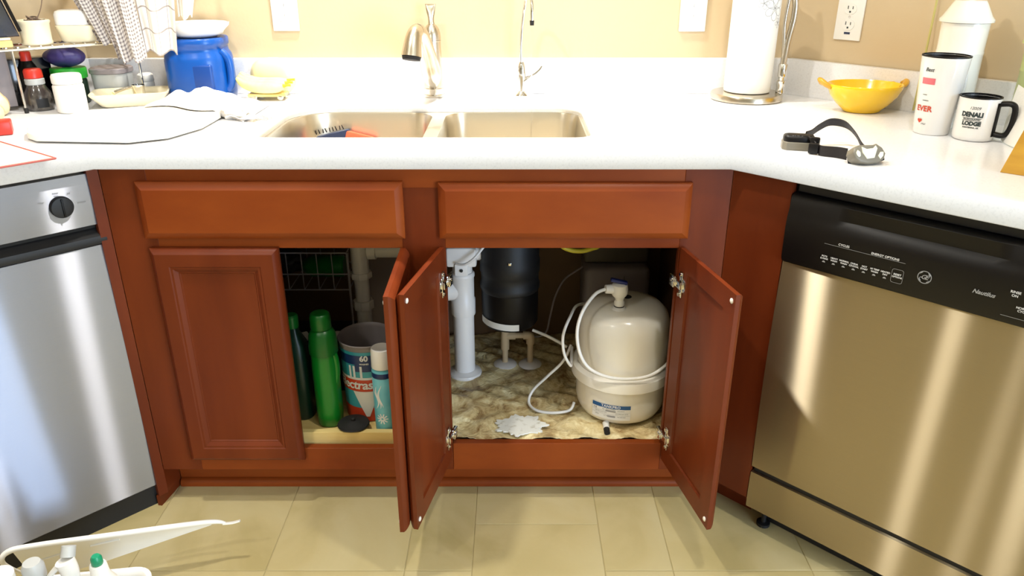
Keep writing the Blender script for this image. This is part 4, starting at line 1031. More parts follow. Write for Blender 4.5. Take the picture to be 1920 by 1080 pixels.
# papers and knife block
bm = BM()
solid_grid(bm, lambda u, v: (1.046 - .022 * u + .026 * v - .006 * math.sin(5 * u + 2 * v), .050 - .145 * u + .020 * v, CZ + .0012 + .112 * v * (1 - .25 * u)), 14, 14, .0012)
tag(obj('napkin', bm, PAPER, smooth=60), 'white paper sheet leaning behind the mug', 'paper')
kb = thing('knife_block', 'golden wooden knife block at the right edge of the counter', 'knife block', (.985, -.225, CZ), R(-42))
bm = BM(); prism(bm, [(-.078, 0), (.06, 0), (.10, .15), (-.028, .205)], -.05, .05, Matrix(((1, 0, 0, 0), (0, 0, -1, 0), (0, 1, 0, 0), (0, 0, 0, 1)))); obj('body', bm, KNIFEW, kb, smooth=0)
for i in range(3):
    bm = BM(); M = Matrix.Translation((.045 + .0, -.03 + .03 * i, .185)) @ Matrix.Rotation(R(30), 4, 'Y'); box(bm, -.011, .011, -.006, .006, -.004, .085, .003, M); obj('knife_handle', bm, BLACKM, kb)

# headlamp
hl = thing('headlamp', 'grey and black head torch with a twisted elastic strap near the counter edge', 'headlamp', (.62, -.10, CZ))
def hp2(x, y, z=0): return (x - .62, y + .10, z)
M = Matrix.Translation(hp2(.584, -.024, 0)) @ Matrix.Rotation(R(-14), 4, 'Z')
bm = BM(); prism(bm, [(-.030, -.012), (-.022, -.020), (.026, -.020), (.033, -.012), (.033, .012), (.024, .018), (-.022, .018), (-.031, .010)], 0, .016, M, .002); obj('battery_base', bm, LAMPGREY, hl)
bm = BM(); prism(bm, [(-.028, -.011), (-.020, -.018), (.026, -.018), (.032, -.011), (.032, .011), (.024, .016), (-.020, .016), (-.029, .009)], .0162, .0295, M, .007); bt = obj('battery_cover', bm, BLACKP, hl, smooth=60)
o = obj('lettering', merge(BM(), text_bm('SKY', .0125, shear=.2, bold=.0005), lambda c: M @ Vector((-.006 + c.x, -.0170 - .0002 + (c.y + .006) * .25, .0255 + c.y * .62))), WHITEP, bt, smooth=0)
def strap(pts, wds_, nm='strap', m=STRAP, up=(0, 0, 1), twist=None):
    """ribbon through pts (x,y,z) with widths and twist angles"""
    bm = BM(); n = 5; P = spline(pts, n); W = [q[0] for q in spline([(a, 0, 0) for a in wds_], n)]; T = [q[0] for q in spline([(a, 0, 0) for a in (twist or [0] * len(pts))], n)]
    rings = []
    for i, p in enumerate(P):
        t = (P[min(i + 1, len(P) - 1)] - P[max(i - 1, 0)]).normalized(); u = Vector(up); u = (u - t * u.dot(t)).normalized(); v = t.cross(u)
        a = T[i]; uu = u * math.cos(a) + v * math.sin(a); vv = t.cross(uu)
        rings.append([bm.verts.new(p + uu * (W[i] / 2) * sx_ + vv * .0012 * sy_) for sx_, sy_ in ((-1, -1), (1, -1), (1, 1), (-1, 1))])
    for a, b in zip(rings[:-1], rings[1:]):
        for k in range(4): bm.faces.new((a[k], a[(k + 1) % 4], b[(k + 1) % 4], b[k]))
    bm.faces.new(list(reversed(rings[0]))); bm.faces.new(rings[-1])
    return obj(nm, bm, m, hl, smooth=40)
strap([hp2(.598, -.040, .022), hp2(.606, -.052, .016), hp2(.612, -.062, .010), hp2(.609, -.076, .009), hp2(.612, -.088, .009), hp2(.635, -.102, .010), hp2(.648, -.118, .0105)], [.018, .020, .020, .022, .022, .0225, .0225], twist=[.4, .5, .9, .2, 0, 0, 0])
strap([hp2(.602, -.012, .024), hp2(.618, .000, .026), hp2(.640, .014, .036), hp2(.664, .020, .045), hp2(.690, .008, .042), hp2(.702, -.020, .028), hp2(.704, -.060, .010), hp2(.704, -.098, .012), hp2(.698, -.118, .020)], [.018, .018, .016, .018, .020, .016, .014, .014, .012], twist=[.3, .4, .3, .5, .7, .6, .3, .2, .2])
bm = BM(); M2 = Matrix.Translation(hp2(.607, -.056, .0)) @ Matrix.Rotation(R(-35), 4, 'Z'); box(bm, -.009, .009, -.004, .006, .006, .030, .003, M2); box(bm, -.006, .014, -.024, -.014, .001, .022, .003, M2); obj('buckle', bm, BLACKP, hl)
# lamp head facing the viewer
MH = Matrix.Translation(hp2(.672, -.150, .0165)) @ Matrix.Rotation(R(12), 4, 'Z') @ Matrix.Rotation(R(62), 4, 'X')
bm = BM(); prism(bm, [(-.034, .004), (-.030, .013), (-.018, .019), (.012, .018), (.018, .020), (.029, .012), (.035, .000), (.030, -.010), (.018, -.017), (-.006, -.018), (-.022, -.014), (-.031, -.006)], -.014, .009, MH, .004); lh = obj('lamp_housing', bm, LAMPGREY, hl, smooth=40)
bm = BM(); prism(bm, [(-.016, .015), (-.006, .010), (.008, .011), (.014, .016), (.017, .010), (.008, -.008), (-.008, -.009), (-.016, .004)], .0092, .0112, MH, .0015); obj('main_lens', bm, LENS, lh)
bm = BM(); prism(bm, [(-.029, .004), (-.025, .009), (-.020, .005), (-.020, -.003), (-.024, -.005), (-.028, -.001)], .0092, .0108, MH, .001); obj('side_lens', bm, LENS, lh)
bm = BM(); prism(bm, [(.016, -.004), (.022, .003), (.029, .003), (.027, -.005), (.020, -.011)], .0092, .0108, MH, .001); obj('side_lens', bm, LENS, lh)
bm = BM(); box(bm, -.030, .036, -.014, .014, -.019, -.0142, .003, MH); box(bm, .030, .042, -.010, .006, -.016, -.006, .002, MH); obj('back_plate', bm, BLACKP, lh)

# wall plates
def plate_thing(name, label, cat, loc, rz, kind):
    t = thing(name, label, cat, loc, rz)
    obj('cover_plate', box(BM(), -.0365, .0365, -.0055, 0, -.058, .058, .002), WHITEPL, t)
    if kind == 'outlet':
        for s_ in (-1, 1):
            f = obj('receptacle', lathe(BM(), [(.0168, 0), (.0168, .0015), (0, .0016)], seg=28, M=Matrix.Translation((0, -.0056, s_ * .0195)) @ Matrix.Rotation(PI / 2, 4, 'X'), sy=.82), WHITEPL, t)
            bm = BM(); box(bm, -.0075, -.0055, -.0078, -.0070, s_ * .0195, s_ * .0195 + .008); box(bm, .0055, .0075, -.0078, -.0070, s_ * .0195, s_ * .0195 + .007); box(bm, -.0022, .0022, -.0078, -.0070, s_ * .0195 - .009, s_ * .0195 - .0045); obj('slots', bm, DARKP, f, smooth=0)
        bm = BM(); box(bm, -.0080, .0080, -.0061, -.0055, -.0430, -.0375); obj('sticker', bm, NAVY, t, smooth=0)
    else:
        obj('insert', box(BM(), -.0165, .0165, -.0072, -.0056, -.033, .033, .001), WHITEPL, t)
        bm = BM(); box(bm, -.0008, .0008, -.0078, -.0072, .006, .014); box(bm, -.0006, .0006, -.0078, -.0072, -.020, -.014); obj('marks', bm, GREYP, t, smooth=0)
    obj('screw', lathe(BM(), [(.0028, 0), (.0026, .0008), (0, .001)], seg=12, M=Matrix.Translation((0, -.0056, 0 if kind == 'outlet' else .0485)) @ Matrix.Rotation(PI / 2, 4, 'X')), CHROME, t)
    return t
plate_thing('wall_switch', 'white wall plate on the wall left of the kitchen faucet', 'wall plate', (-.6245, .6595, 1.1455), 0, 'switch')
plate_thing('wall_switch', 'white wall plate on the wall just left of the paper towels', 'wall plate', (.4985, .6595, 1.1440), 0, 'switch')
wr_ = Vector((.648, -.761)).normalized(); 
plate_thing('electrical_outlet', 'white double outlet with a blue sticker on the right angled wall', 'outlet', (.785 + .648 * .155 - .0005 * .76, .66 - .761 * .155 - .0005 * .65, 1.1330), math.atan2(-.761, .648), 'outlet')

# ------------------------------------------------------------------ left side of the counter
WD = (.76, .65); WB = (-.65, .76)     # along and behind the wire shelf
F0 = Vector((-1.212, .352)); L = .30; SH = 1.068; DP = .13
ws = thing('wire_shelf', 'chrome wire shelf rack standing on the left counter', 'shelf rack', (F0.x, F0.y, CZ), math.atan2(.65, .76))
bm = BM()
for x in (0.0, .285):
    for y in (0.0, DP): tube(bm, [(x, y, 0.002), (x, y, SH - CZ - .012), (x, y, SH - CZ)], [.0032, .0032, .0032], 8)
obj('legs', bm, CHROME, ws)
bpy.data.objects.remove(ws.children[0])
for x in (0.0, .285):
    for y in (0.0, DP):
        bm = tube(BM(), [(x, y, 0.006), (x, y, SH - CZ)], .0032, 8); lg = obj('leg', bm, CHROME, ws)
        obj('foot_cap', lathe(BM(), [(.005, 0), (.0052, .012), (.0035, .013)], x, y, 12), BLACKR, lg)
bm = BM(); tube(bm, [(-.25, 0, SH - CZ + .003), (.288, 0, SH - CZ + .003)], .0036, 8); tube(bm, [(-.25, DP, SH - CZ + .003), (.288, DP, SH - CZ + .003)], .0036, 8); tube(bm, [(.288, 0, SH - CZ + .003), (.288, DP, SH - CZ + .003)], .0036, 8); tube(bm, [(-.25, 0, SH - CZ + .003), (-.25, DP, SH - CZ + .003)], .0036, 8)
obj('shelf_frame', bm, CHROME, ws)
for k in range(21):
    x = -.235 + k * .025; bm = tube(BM(), [(x, 0, SH - CZ + .0072), (x, DP, SH - CZ + .0072)], .0018, 6); obj('shelf_wire', bm, CHROME, ws)
obj('drip_panel', box(BM(), -.24, -.006, .060, .062, .010, SH - CZ - .006), GREYPL, ws, smooth=0)
SHZ = SH + .0095
def S(a, b): return (F0.x + WD[0] * a + WB[0] * b, F0.y + WD[1] * a + WB[1] * b)
p = S(.066, .035); cup = thing('cup', 'small cream crock holding a tangle of twine on the wire shelf', 'crock', (p[0], p[1], SHZ))
obj('body', lathe(BM(), [(0, 0), (.033, 0), (.035, .002), (.035, .006), (.0335, .010), (.0350, .048), (.0375, .052), (.0375, .056), (.0350, .058), (.032, .054), (.031, .008), (0, .006)], 0, 0, 36, cap=False), CREAMC, cup, smooth=45)
bm = BM(); pts = [(random.uniform(-.022, .022), random.uniform(-.022, .022), random.uniform(.046, .070)) for _ in range(22)]; tube(bm, pts, .0016, 6, smooth=4)
tube(bm, [(.012, 0, .06), (.022, .01, .085), (.030, .02, .12), (.046, .03, .16)], .0012, 6, smooth=4)
tag(obj('twine', bm, TWINE, loc=(p[0], p[1], SHZ), smooth=60), 'tangled brown twine in the small cream crock', 'twine')
p = S(.165, .045); tb2 = thing('butter_dish', 'cream ceramic tub with a raised lid on the wire shelf', 'dish', (p[0], p[1], SHZ), math.atan2(.65, .76) - .5)
obj('base', lathe(BM(), [(0, 0), (.036, 0), (.040, .004), (.046, .028), (.0485, .034), (.0485, .039), (.045, .041), (0, .041)], 0, 0, 40, sq=1.2, sy=.8), CREAMC, tb2, smooth=45)
obj('lid', lathe(BM(), [(.042, .0415), (.042, .066), (.038, .074), (.030, .077), (0, .077)], -.005, 0, 40, sq=1.2, sy=.8), WHITEC, tb2, smooth=45)
p = S(-.035, .06); ap = thing('appliance', 'dark glossy appliance on the left end of the wire shelf', 'appliance', (p[0], p[1], SHZ + .0225), math.atan2(.65, .76))
bm = BM(); prism(bm, [(-.20, 0), (.062, 0), (.040, .09), (.012, .26), (-.20, .26)], -.05, .05, Matrix(((1, 0, 0, 0), (0, 0, -1, 0), (0, 1, 0, 0), (0, 0, 0, 1))), .004); obj('body', bm, DARKGLASS, ap)
bm = BM(); tube(bm, [(.064, -.054, .012), (.045, -.054, .090), (.018, -.054, .25)], .004, 8); obj('edge_trim', bm, BLACKP, ap)
p = S(-.10, .05); bk = thing('chopping_board', 'pale wooden slab under the dark appliance on the shelf', 'board', (p[0], p[1], SHZ), math.atan2(.65, .76))
obj('slab', box(BM(), -.14, .106, -.055, .055, 0, .016, .003), LIGHTWOOD, bk); obj('top_sheet', box(BM(), -.14, .104, -.054, .054, .0163, .022, .002), CREAMC, bk)
# under the shelf
g = thing('pepper_grinder', 'dark glass seasoning bottle with a red cap under the wire shelf', 'bottle', (-1.204, .402, CZ)); p = (-1.196, .402)
obj('body', lathe(BM(), [(0, 0), (.030, 0), (.033, .004), (.034, .022), (.031, .042), (.022, .058), (.0205, .062)], 0, 0, 32), PEPPER, g, smooth=50)
obj('collar', lathe(BM(), [(.0205, .0622), (.0225, .064), (.0225, .076), (.020, .078)], 0, 0, 32), FROST, g)
obj('cap', lathe(BM(), [(.0200, .0782), (.0215, .080), (.0210, .096), (.018, .101), (0, .102)], 0, 0, 32), RED, g)
obj('label', merge(BM(), rectgrid(.028, .022, 6), wrapf(0, 0, .0347, math.atan2(-1.99, 1.196) + .2, .020)), BLACKM, g)
g = thing('sauce_bottle', 'dark bottle with a red top behind the seasoning bottle', 'bottle', (-1.243, .452, CZ))
obj('body', lathe(BM(), [(0, 0), (.024, 0), (.026, .003), (.026, .085), (.014, .110), (.012, .114)], 0, 0, 28), BLACKP, g, smooth=50); obj('cap', lathe(BM(), [(.013, .1142), (.013, .134), (.011, .137), (0, .137)], 0, 0, 20), RED, g)
g = thing('jar', 'jar with a bright green lid under the wire shelf', 'jar', (-1.168, .500, CZ))
obj('body', lathe(BM(), [(0, 0), (.036, 0), (.040, .004), (.040, .058), (.037, .064)], 0, 0, 36), DKGREEN, g, smooth=50); obj('lid', lathe(BM(), [(.0425, .0645), (.0435, .066), (.0435, .088), (.042, .091), (0, .092)], 0, 0, 36), GREENLID, g, smooth=40)
bm = BM()
solid_grid(bm, lambda u, v: (.050 * math.sin(PI * v) * math.cos(2 * PI * u) * (1 + .1 * math.sin(9 * u * PI)), .034 * math.sin(PI * v) * math.sin(2 * PI * u), .0245 * (1 - math.cos(PI * v) * (1 + .08 * math.sin(7 * u * PI)))), 30, 14, .001)
tag(obj('bag', bm, PURPLE, loc=(-1.172, .500, CZ + .0940), smooth=60), 'small crumpled indigo bag lying on the green lid', 'bag')
g = thing('pill_bottle', 'short white plastic bottle in front of the green-lidded jar', 'bottle', (-1.108, .376, CZ))
obj('body', lathe(BM(), [(0, 0), (.033, 0), (.0355, .003), (.0355, .064), (.033, .068), (.031, .070)], 0, 0, 36), WHITEPL, g, smooth=50); obj('cap', lathe(BM(), [(.0335, .0702), (.0345, .072), (.0345, .088), (.032, .092), (0, .093)], 0, 0, 36), WHITEPL, g, smooth=40)
g = thing('food_container', 'frosted plastic container with a white lid at the back of the shelf', 'container', (-1.085, .560, CZ))
obj('body', lathe(BM(), [(0, 0), (.042, 0), (.044, .003), (.047, .070)], 0, 0, 36, sq=1.0), FROST, g, smooth=50); obj('lid', lathe(BM(), [(.048, .0705), (.050, .072), (.050, .082), (.047, .085), (0, .085)], 0, 0, 36, sq=1.0), GREYPL, g, smooth=40)
obj('contents', lathe(BM(), [(0, .003), (.030, .003), (.032, .045), (.026, .056), (0, .058)], 0, 0, 30), WHITEPL, g)
g = thing('small_jar', 'small white jar right of the frosted container', 'jar', (-1.010, .590, CZ)); obj('body', lathe(BM(), [(0, 0), (.019, 0), (.021, .003), (.021, .040), (.019, .043)], 0, 0, 28), WHITEPL, g); obj('lid', lathe(BM(), [(.0205, .0432), (.0215, .045), (.0205, .060), (.015, .064), (0, .065)], 0, 0, 28), WHITEPL, g)
tag(obj('storage_box', box(BM(), -.075, .050, -.020, .022, 0, .118, .004), DARKGLASS, loc=(-1.265, .500 - .01, CZ), rot=(0, 0, math.atan2(.65, .76))), 'dark box standing behind the seasoning bottle under the wire shelf', 'box')
# garlic and red box at the frame's left edge
g = thing('garlic_bulb', 'papery cream garlic bulb at the left edge of the counter', 'garlic', (-1.262, .322, CZ))
bm = BM()
solid_grid(bm, lambda u, v: ((.027 * math.sin(PI * (.03 + .97 * v)) ** .8 * (1 + .07 * math.cos(12 * PI * u))) * math.cos(2 * PI * u) + 0, (.027 * math.sin(PI * (.03 + .97 * v)) ** .8 * (1 + .07 * math.cos(12 * PI * u))) * math.sin(2 * PI * u), .026 - .026 * math.cos(PI * v) + (.016 * max(0, v - .8) * 5)), 36, 14, .0006)
obj('bulb', bm, GARLIC, g, smooth=60); obj('stalk', tube(BM(), [(0, 0, .060), (.002, .001, .074), (.006, .002, .084)], [.005, .0035, .003], 8, smooth=3), GARLIC, g)
g = thing('garlic_bulb', 'second cream garlic bulb in front of the other one at the left edge', 'garlic', (-1.236, .262, CZ))
bm = BM()
solid_grid(bm, lambda u, v: ((.024 * math.sin(PI * (.03 + .97 * v)) ** .8 * (1 + .07 * math.cos(12 * PI * u))) * math.cos(2 * PI * u), (.024 * math.sin(PI * (.03 + .97 * v)) ** .8 * (1 + .07 * math.cos(12 * PI * u))) * math.sin(2 * PI * u), .020 - .020 * math.cos(PI * v)), 36, 14, .0006)
obj('bulb', bm, GARLIC, g, smooth=60)
tag(obj('salt_box', box(BM(), -.025, .022, -.022, .022, 0, .030, .004), RED, loc=(-1.128, .112, CZ), rot=(0, 0, .5)), 'small red box at the left edge of the counter', 'box')
# dish with metal spoon rest contents
sd = thing('serving_dish', 'square cream ceramic dish in front of the wire shelf', 'dish', (-1.000, .470, CZ), R(18))
bm = BM(); rings = []
for (w_, d_, z) in ((.064, .038, 0), (.072, .045, .004), (.090, .056, .026), (.095, .060, .033), (.095, .060, .036), (.091, .056, .036), (.086, .052, .031), (.072, .040, .010), (.06, .03, .008)):
    rings.append([bm.verts.new((p[0], p[1], z)) for p in rrect(-w_, w_, -d_, d_, (.022,) * 4, 5)])
for a, b in zip(rings[:-1], rings[1:]):
    for i in range(len(a)): bm.faces.new((a[i], a[(i + 1) % len(a)], b[(i + 1) % len(a)], b[i]))
bm.faces.new(list(reversed(rings[0]))); bm.faces.new(rings[-1])
obj('body', bm, CREAMC, sd, smooth=50)
g = thing('measuring_spoon', 'steel scoop standing in the square cream dish', 'spoon', (-.985, .475, CZ + .0105), R(18))
obj('cup', lathe(BM(), [(0, 0), (.013, 0), (.015, .003), (.0165, .040), (.0150, .040), (.0135, .004), (0, .002)], .004, 0, 28, cap=False), CHROME, g); obj('handle', tube(BM(), [(-.010, 0, .034), (-.030, .004, .030), (-.055, .006, .022)], [.003, .004, .0045], 8, sy=.4, smooth=3), CHROME, g)
g = tag(obj('spoon', tube(BM(), [(-.045, -.018, .028), (-.030, -.022, .018), (-.010, -.026, .0135), (.02, -.02, .012)], [.010, .0075, .0045, .004], 12, smooth=4, sx=.5), LIGHTWOOD, loc=(-1.0, .472, CZ + .004), rot=(0, 0, R(18))), 'small wooden scoop lying in the square cream dish', 'spoon')
# cutting board
bd = [(-1.035, .050), (-1.000, .022), (-.800, .008), (-.735, .050), (-.700, .150), (-.700, .275), (-.790, .350), (-.900, .365), (-1.040, .300), (-1.068, .110)]
cb = thing('cutting_board', 'large white octagonal cutting board lying on the left counter', 'cutting board', (0, 0, CZ))
obj('board', prism(BM(), bd, .004, .017, None, .003), BOARDW, cb, smooth=40)
for x, y in ((-.98, .06), (-.77, .07), (-.74, .25), (-1.0, .27)): obj('foot', lathe(BM(), [(.009, 0), (.009, .0038)], x, y, 14), BLACKR, cb)
# mat at the left corner
mt = thing('counter_mat', 'cream mat with a dark red edge at the left corner of the counter', 'mat', (0, 0, CZ))
mp_ = [(-.885, -.118), (-1.130, .060), (-1.42, -.25), (-1.180, -.432)]
obj('mat', prism(BM(), mp_, .0003, .0030), REDMAT, mt, smooth=0)
bm = BM(); P3 = [(a, b, .0028) for a, b in mp_]; tube(bm, P3 + [P3[0]], .0022, 6); obj('edging', bm, REDEDGE, mt)
# blue jug
jg = thing('canister_jug', 'large blue plastic tub with a moulded side grip on the left counter', 'tub', (-.842, .560, CZ))
JR = .083
obj('body', lathe(BM(), [(0, 0), (JR * .93, 0), (JR * .98, .004), (JR * 1.0, .02), (JR * 1.0, .105), (JR * .97, .118), (JR * .90, .128), (JR * .89, .140), (JR * .93, .144), (JR * .93, .158), (JR * .90, .162)], 0, 0, 56, sq=.7), BLUEPL, jg, smooth=50)
obj('grip_panel', box(BM(), .008, .060, -.0835, -.070, .018, .100, .006, seg=3), mat('blue_plastic_recess_shade', srgb(8, 62, 138), .35, bump=(20, .05)), jg, smooth=50)  # flush panel, darker blue paints in the shade of a grip recess
obj('handle', tube(BM(), [(.072, -.030, .128), (.088, -.030, .110), (.0915, -.030, .080), (.088, -.030, .045), (.076, -.030, .030)], .0105, 14, smooth=5), BLUEPL, jg, smooth=60)
jl = thing('pouring_bowl', 'white plastic bowl with a pouring lip resting on top of the blue tub', 'bowl', (-.838, .560, CZ + .1625))
bm = lathe(BM(), [(0, .001), (.050, .001), (.066, .008), (.078, .028), (.080, .036), (.077, .036), (.064, .012), (.048, .005), (0, .005)], 0, 0, 48, cap=False)
for v in bm.verts:
    a = math.atan2(v.co.y, v.co.x); r = math.hypot(v.co.x, v.co.y)
    if v.co.z > .02: k = max(0, 1 - abs(a + .15) / .35); v.co.x += .016 * k * math.cos(a); v.co.z += .003 * k
obj('bowl_shell', bm, WHITEPL, jl, smooth=60)
# bananas on a little board
td = thing('trivet', 'small wooden stand with round feet beside the blue tub', 'stand', (-.662, .550, CZ), R(4))
obj('board', box(BM(), -.052, .048, -.028, .028, .010, .018, .003), LIGHTWOOD, td)
for x in (-.035, .034):
    for y in (-.022, .022): obj('foot', lathe(BM(), [(.0055, -.006), (.0075, -.005), (.0075, .005), (.0055, .006)], seg=16, M=Matrix.Translation((x, y, .0078)) @ Matrix.Rotation(PI / 2, 4, 'X')), NICKEL, td)
for k, lab in enumerate(('front banana of the bunch beside the blue tub', 'middle banana of the bunch beside the blue tub', 'rear banana of the bunch, nearest the wall, beside the blue tub')):
    b = thing('banana', lab, 'banana', (-.662, .528 + .020 * k, CZ + .0185 + .004 * k), R(3 * k - 4))
    pts = [(-.078, .002, .040), (-.060, 0, .026), (-.030, 0, .016), (0, 0, .0145), (.030, 0, .016), (.048, 0, .020)]
    obj('fruit', tube(BM(), pts, [.006, .0120, .0145, .0148, .0135, .0065], 10, smooth=5), BANANA, b, smooth=40)
    obj('stem', tube(BM(), [(.0485, 0, .0200), (.058, 0, .0225), (.068, 0, .0228)], [.0050, .0030, .0034], 8, smooth=3), STEM, b)
bm = BM()
solid_grid(bm, lambda u, v: (.062 * math.sin(PI * v) ** .7 * math.cos(2 * PI * u) * (1 + .05 * math.sin(10 * PI * u)), .024 * math.sin(PI * v) ** .7 * math.sin(2 * PI * u), .0500 - .0500 * math.cos(PI * v) * (1 + .03 * math.sin(8 * PI * u))), 36, 18, .001)
tag(obj('bread_bag', bm, BREAD, loc=(-.665, .6125, CZ + .0015), smooth=60), 'pale yellow wrapped bread bag against the wall behind the bananas', 'bag')
# kitchen towels hanging from the rail above the shelf
def hanging(name, label, x0, y0, w_, w_top, z0, z1, m, amp, nf, lean=0.0, rz=0.0, group=None, th=.0022):
    def f(u, v):
        ww = w_ + (w_top - w_) * v
        a = amp * (1 - .25 * v)
        return (x0 + lean * v + (u - .5) * ww, y0 + a * math.sin(2 * PI * nf * u + .5) + .3 * a * math.sin(2 * PI * (nf * 2.3) * u + 4 * v), z0 + (z1 - z0) * v + .006 * math.sin(2 * PI * nf * u))
    return tag(obj(name, solid_grid(BM(), f, 44, 20, th, uv=True), m, smooth=60), label, 'towel')
hanging('dish_towel', 'grey checked dish towel hanging at the left of the towels', -1.025, .470, .065, .13, 1.075, 1.315, TOWEL1, .010, 2.4, lean=-.075)
hanging('dish_towel', 'grey checked dish towel hanging in front of the wire shelf end', -.972, .450, .070, .115, 1.035, 1.315, TOWEL1, .012, 2.2, lean=-.035)
hanging('dish_towel', 'white windowpane-checked dish towel hanging beside the blue tub', -.900, .470, .085, .120, 1.050, 1.315, TOWEL2, .008, 1.6, lean=.010)
hanging('dish_towel', 'plain pale towel hanging at the right end behind the white bowl', -.838, .500, .036, .080, 1.135, 1.315, FABRIC, .006, 1.5, lean=.028)
rl = thing('towel_rail', 'steel towel rail above the frame that carries the dish towels', 'rail', (-.95, .4700, 1.318))
obj('bar', tube(BM(), [(-.22, 0, .004), (.18, .0, .004)], .007, 12), CHROME, rl)
for x in (-.20, .16): obj('bracket', tube(BM(), [(x, 0, .004), (x, .189, .004)], .006, 10), CHROME, rl)
# crumpled cloth
bm = BM()
def cf(u, v):
    x = -.905 + .270 * u; y = .325 + .125 * v + .03 * math.sin(3 * u) - .10 * u * (1 - v) + .02 * math.sin(9 * u)
    e = math.sin(PI * min(1, max(0, u))) * math.sin(PI * v)
    h = e ** .6 * (.018 + .008 * math.sin(12 * u + 5 * v) * math.cos(9 * v + 4 * u) + .004 * math.sin(19 * u - 8 * v)) if e > 1e-4 else 0
    k = min(1, max(0, (.405 - y) / .03)); k *= min(1, max(0, (-.690 - x) / .03)); k = k * k * (3 - 2 * k)
    return (x, y, CZ + .0015 + .0190 * k + 1.7 * max(0, h))
solid_grid(bm, cf, 70, 36, .0016)
dc = tag(obj('dish_cloth', bm, FABRIC, smooth=60), 'crumpled white cotton dish cloth lying behind the cutting board', 'cloth')
kt = thing('knotted_cloth', 'bunched white cloth end with a grey fringe at the sink corner', 'cloth', (-.668, .285, CZ), R(-8))
bm = BM()
def kf(u, v):
    a = 2 * PI * u; b = PI * (.004 + .992 * v)
    q = 1 + .16 * math.sin(3 * a + 4 * b) + .10 * math.sin(7 * a - 3 * b) + .06 * math.sin(11 * b)
    return (.036 * q * math.sin(b) * math.cos(a), .026 * q * math.sin(b) * math.sin(a), .021 + .020 * q * -math.cos(b))
solid_grid(bm, kf, 44, 24, .001); obj('bunch', bm, FABRIC, kt, smooth=60)
bm = BM(); solid_grid(bm, lambda u, v: (-.01 + .075 * u, -.030 + .045 * v - .010 * u, .006 + .006 * math.sin(7 * u + 4 * v) * (1 - u) + .002), 16, 10, .0016); obj('flap', bm, FABRIC, kt, smooth=60)
bm = BM()
for k in range(11):
    y = -.034 + .0044 * k; tube(bm, [(.062, y, .008), (.074, y + random.uniform(-.003, .003), .005), (.086 + random.uniform(-.004, .006), y + random.uniform(-.007, .007), .0025)], .0007, 5, smooth=3)
obj('fringe', bm, GREYP, kt)

# ------------------------------------------------------------------ tub and bottles on the floor, lower left
bn = thing('plastic_bin', 'white plastic bin of cleaning bottles on the floor at the lower left', 'bin', (-.870, -.530, 0), R(8))
bm = BM(); rings = []
for (w_, d_, z) in ((.135, .085, 0), (.145, .092, .004), (.165, .112, .150), (.172, .119, .152), (.172, .119, .157), (.165, .112, .158), (.160, .107, .150), (.140, .088, .006)):
    rings.append([bm.verts.new((p[0], p[1], z)) for p in rrect(-w_, w_, -d_, d_, (.04,) * 4, 6)])
for a, b in zip(rings[:-1], rings[1:]):
    for i in range(len(a)): bm.faces.new((a[i], a[(i + 1) % len(a)], b[(i + 1) % len(a)], b[i]))
bm.faces.new(list(reversed(rings[0]))); bm.faces.new(rings[-1])
obj('shell', bm, WHITEPL, bn, smooth=40)
# lid leaning behind the bin: tapered sheet with a rolled rim
ld = thing('bin_lid', 'white plastic lid with a rolled rim leaning behind the cleaning bottles', 'lid', (0, 0, 0))
A = Vector((-1.030, -.352, .165)); B = Vector((-.676, -.216, .120)); Cc = Vector((-.905, -.262, .048)); Dd = Vector((-1.060, -.275, .003))
bm = BM()
def lidf(u, v):
    top = A.lerp(B, u); bt = Dd.lerp(Cc, min(u / .62, 1)) if u < .62 else Cc.lerp(B + Vector((.0, .004, -.012)), (u - .62) / .38)
    q = bt.lerp(top, v); q += Vector((.0, .010, 0)) * (math.sin(PI * v) * math.sin(PI * min(1, u)))
    return tuple(q)
solid_grid(bm, lidf, 40, 14, .0025); obj('sheet', bm, WHITEPL, ld, smooth=60)
bm = BM(); rimp = [Dd + Vector((-.012, -.004, .02)), A + Vector((-.022, -.004, -.035)), A + Vector((-.006, -.002, -.006)), A.lerp(B, .12), A.lerp(B, .5), A.lerp(B, .9), B + Vector((.012, .004, -.004)), B + Vector((.030, .010, -.014))]
tube(bm, [tuple(q) for q in rimp], [.003, .005, .006, .006, .006, .006, .005, .003], 12, smooth=6); obj('rim', bm, WHITEPL, ld, smooth=60)
bm = BM(); tube(bm, [tuple(B + Vector((.024, .008, -.013))), tuple(B + Vector((.045, .010, -.012))), tuple(B + Vector((.062, .012, -.008)))], [.004, .0042, .0036], 8, sx=.6, smooth=3); obj('tab', bm, WHITEPL, ld)
for a, b in (((.12, .55), (.24, .60)), ((.40, .66), (.56, .74))):
    bm = BM(); tube(bm, [tuple(Vector(lidf(*a)) + Vector((0, -.004, .002))), tuple(Vector(lidf(*b)) + Vector((0, -.004, .002)))], .0024, 8); obj('rib', bm, WHITEPL, ld)
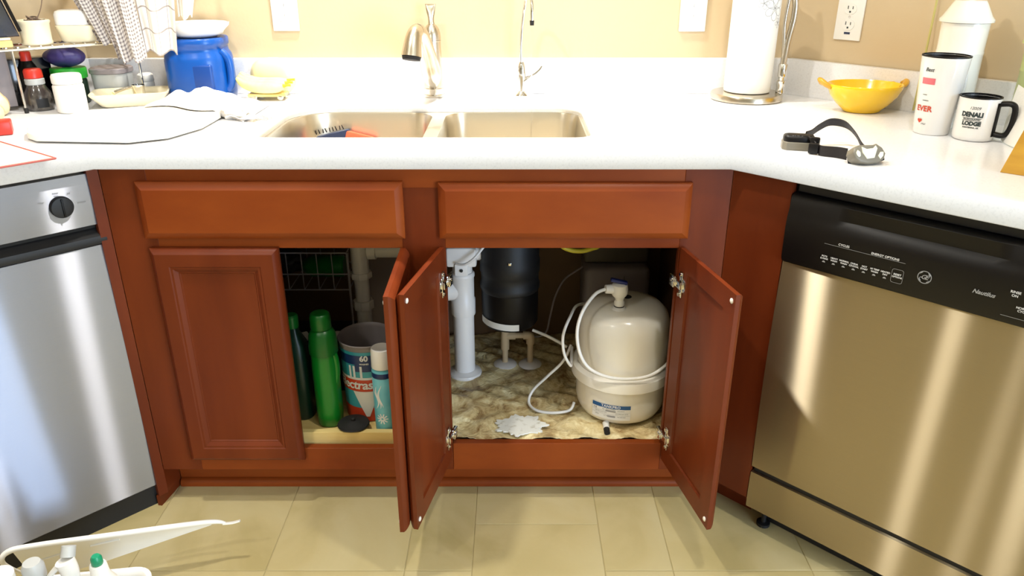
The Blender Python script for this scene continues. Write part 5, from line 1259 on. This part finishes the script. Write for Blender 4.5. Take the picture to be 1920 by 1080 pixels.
# bottles standing in the bin
g = thing('cleaning_bottle', 'blue bottle with a white cap at the lower left corner', 'bottle', (-.956, -.492, .0065))
obj('body', lathe(BM(), [(0, 0), (.036, 0), (.039, .004), (.039, .165), (.034, .190), (.024, .205)], 0, 0, 32), BLUEPL, g, smooth=50); obj('cap', lathe(BM(), [(.026, .2055), (.028, .208), (.028, .222), (.022, .226), (0, .227)], 0, 0, 28), WHITEPL, g)
g = thing('cleaning_bottle', 'clear plastic bottle with a clear cap beside the blue bottle', 'bottle', (-.903, -.468, .0065))
obj('body', lathe(BM(), [(0, 0), (.024, 0), (.027, .004), (.027, .15), (.021, .18), (.0125, .195)], 0, 0, 32), GLASS, g, smooth=50); obj('cap', lathe(BM(), [(.0175, .1955), (.0195, .198), (.0195, .222), (.015, .232), (0, .233)], 0, 0, 28), FROST, g)
g = thing('spray_bottle', 'white trigger spray bottle between the clear and the green-tipped bottles', 'spray bottle', (-.832, -.478, .0065))
obj('body', lathe(BM(), [(0, 0), (.030, 0), (.032, .004), (.032, .14), (.022, .19), (.015, .205)], 0, 0, 32, sx=.85), WHITEPL, g, smooth=50)
obj('trigger_head', tube(BM(), [(.004, 0, .205), (.004, 0, .225), (0, 0, .245)], [.015, .016, .017], 18, smooth=4), WHITEPL, g, smooth=60)
obj('nozzle', lathe(BM(), [(.013, 0), (.0125, .020), (0, .021)], seg=20, M=Matrix.Translation((.002, .008, .247)) @ Matrix.Rotation(R(-35), 4, 'X')), FROST, g)
obj('trigger', tube(BM(), [(-.010, .0, .236), (-.028, -.002, .218), (-.044, -.004, .198)], [.006, .005, .004], 10, smooth=4), WHITEPL, g, smooth=60)
g = thing('cleaning_bottle', 'white bottle with a green tip in the bin', 'bottle', (-.772, -.478, .0065))
obj('body', lathe(BM(), [(0, 0), (.034, 0), (.036, .004), (.036, .150), (.030, .185), (.0165, .215), (.0150, .235), (.0135, .238)], 0, 0, 32), WHITEPL, g, smooth=50); obj('tip', lathe(BM(), [(.0095, .2382), (.0105, .240), (.0100, .252), (.007, .257), (0, .258)], 0, 0, 24), TEALGR, g)
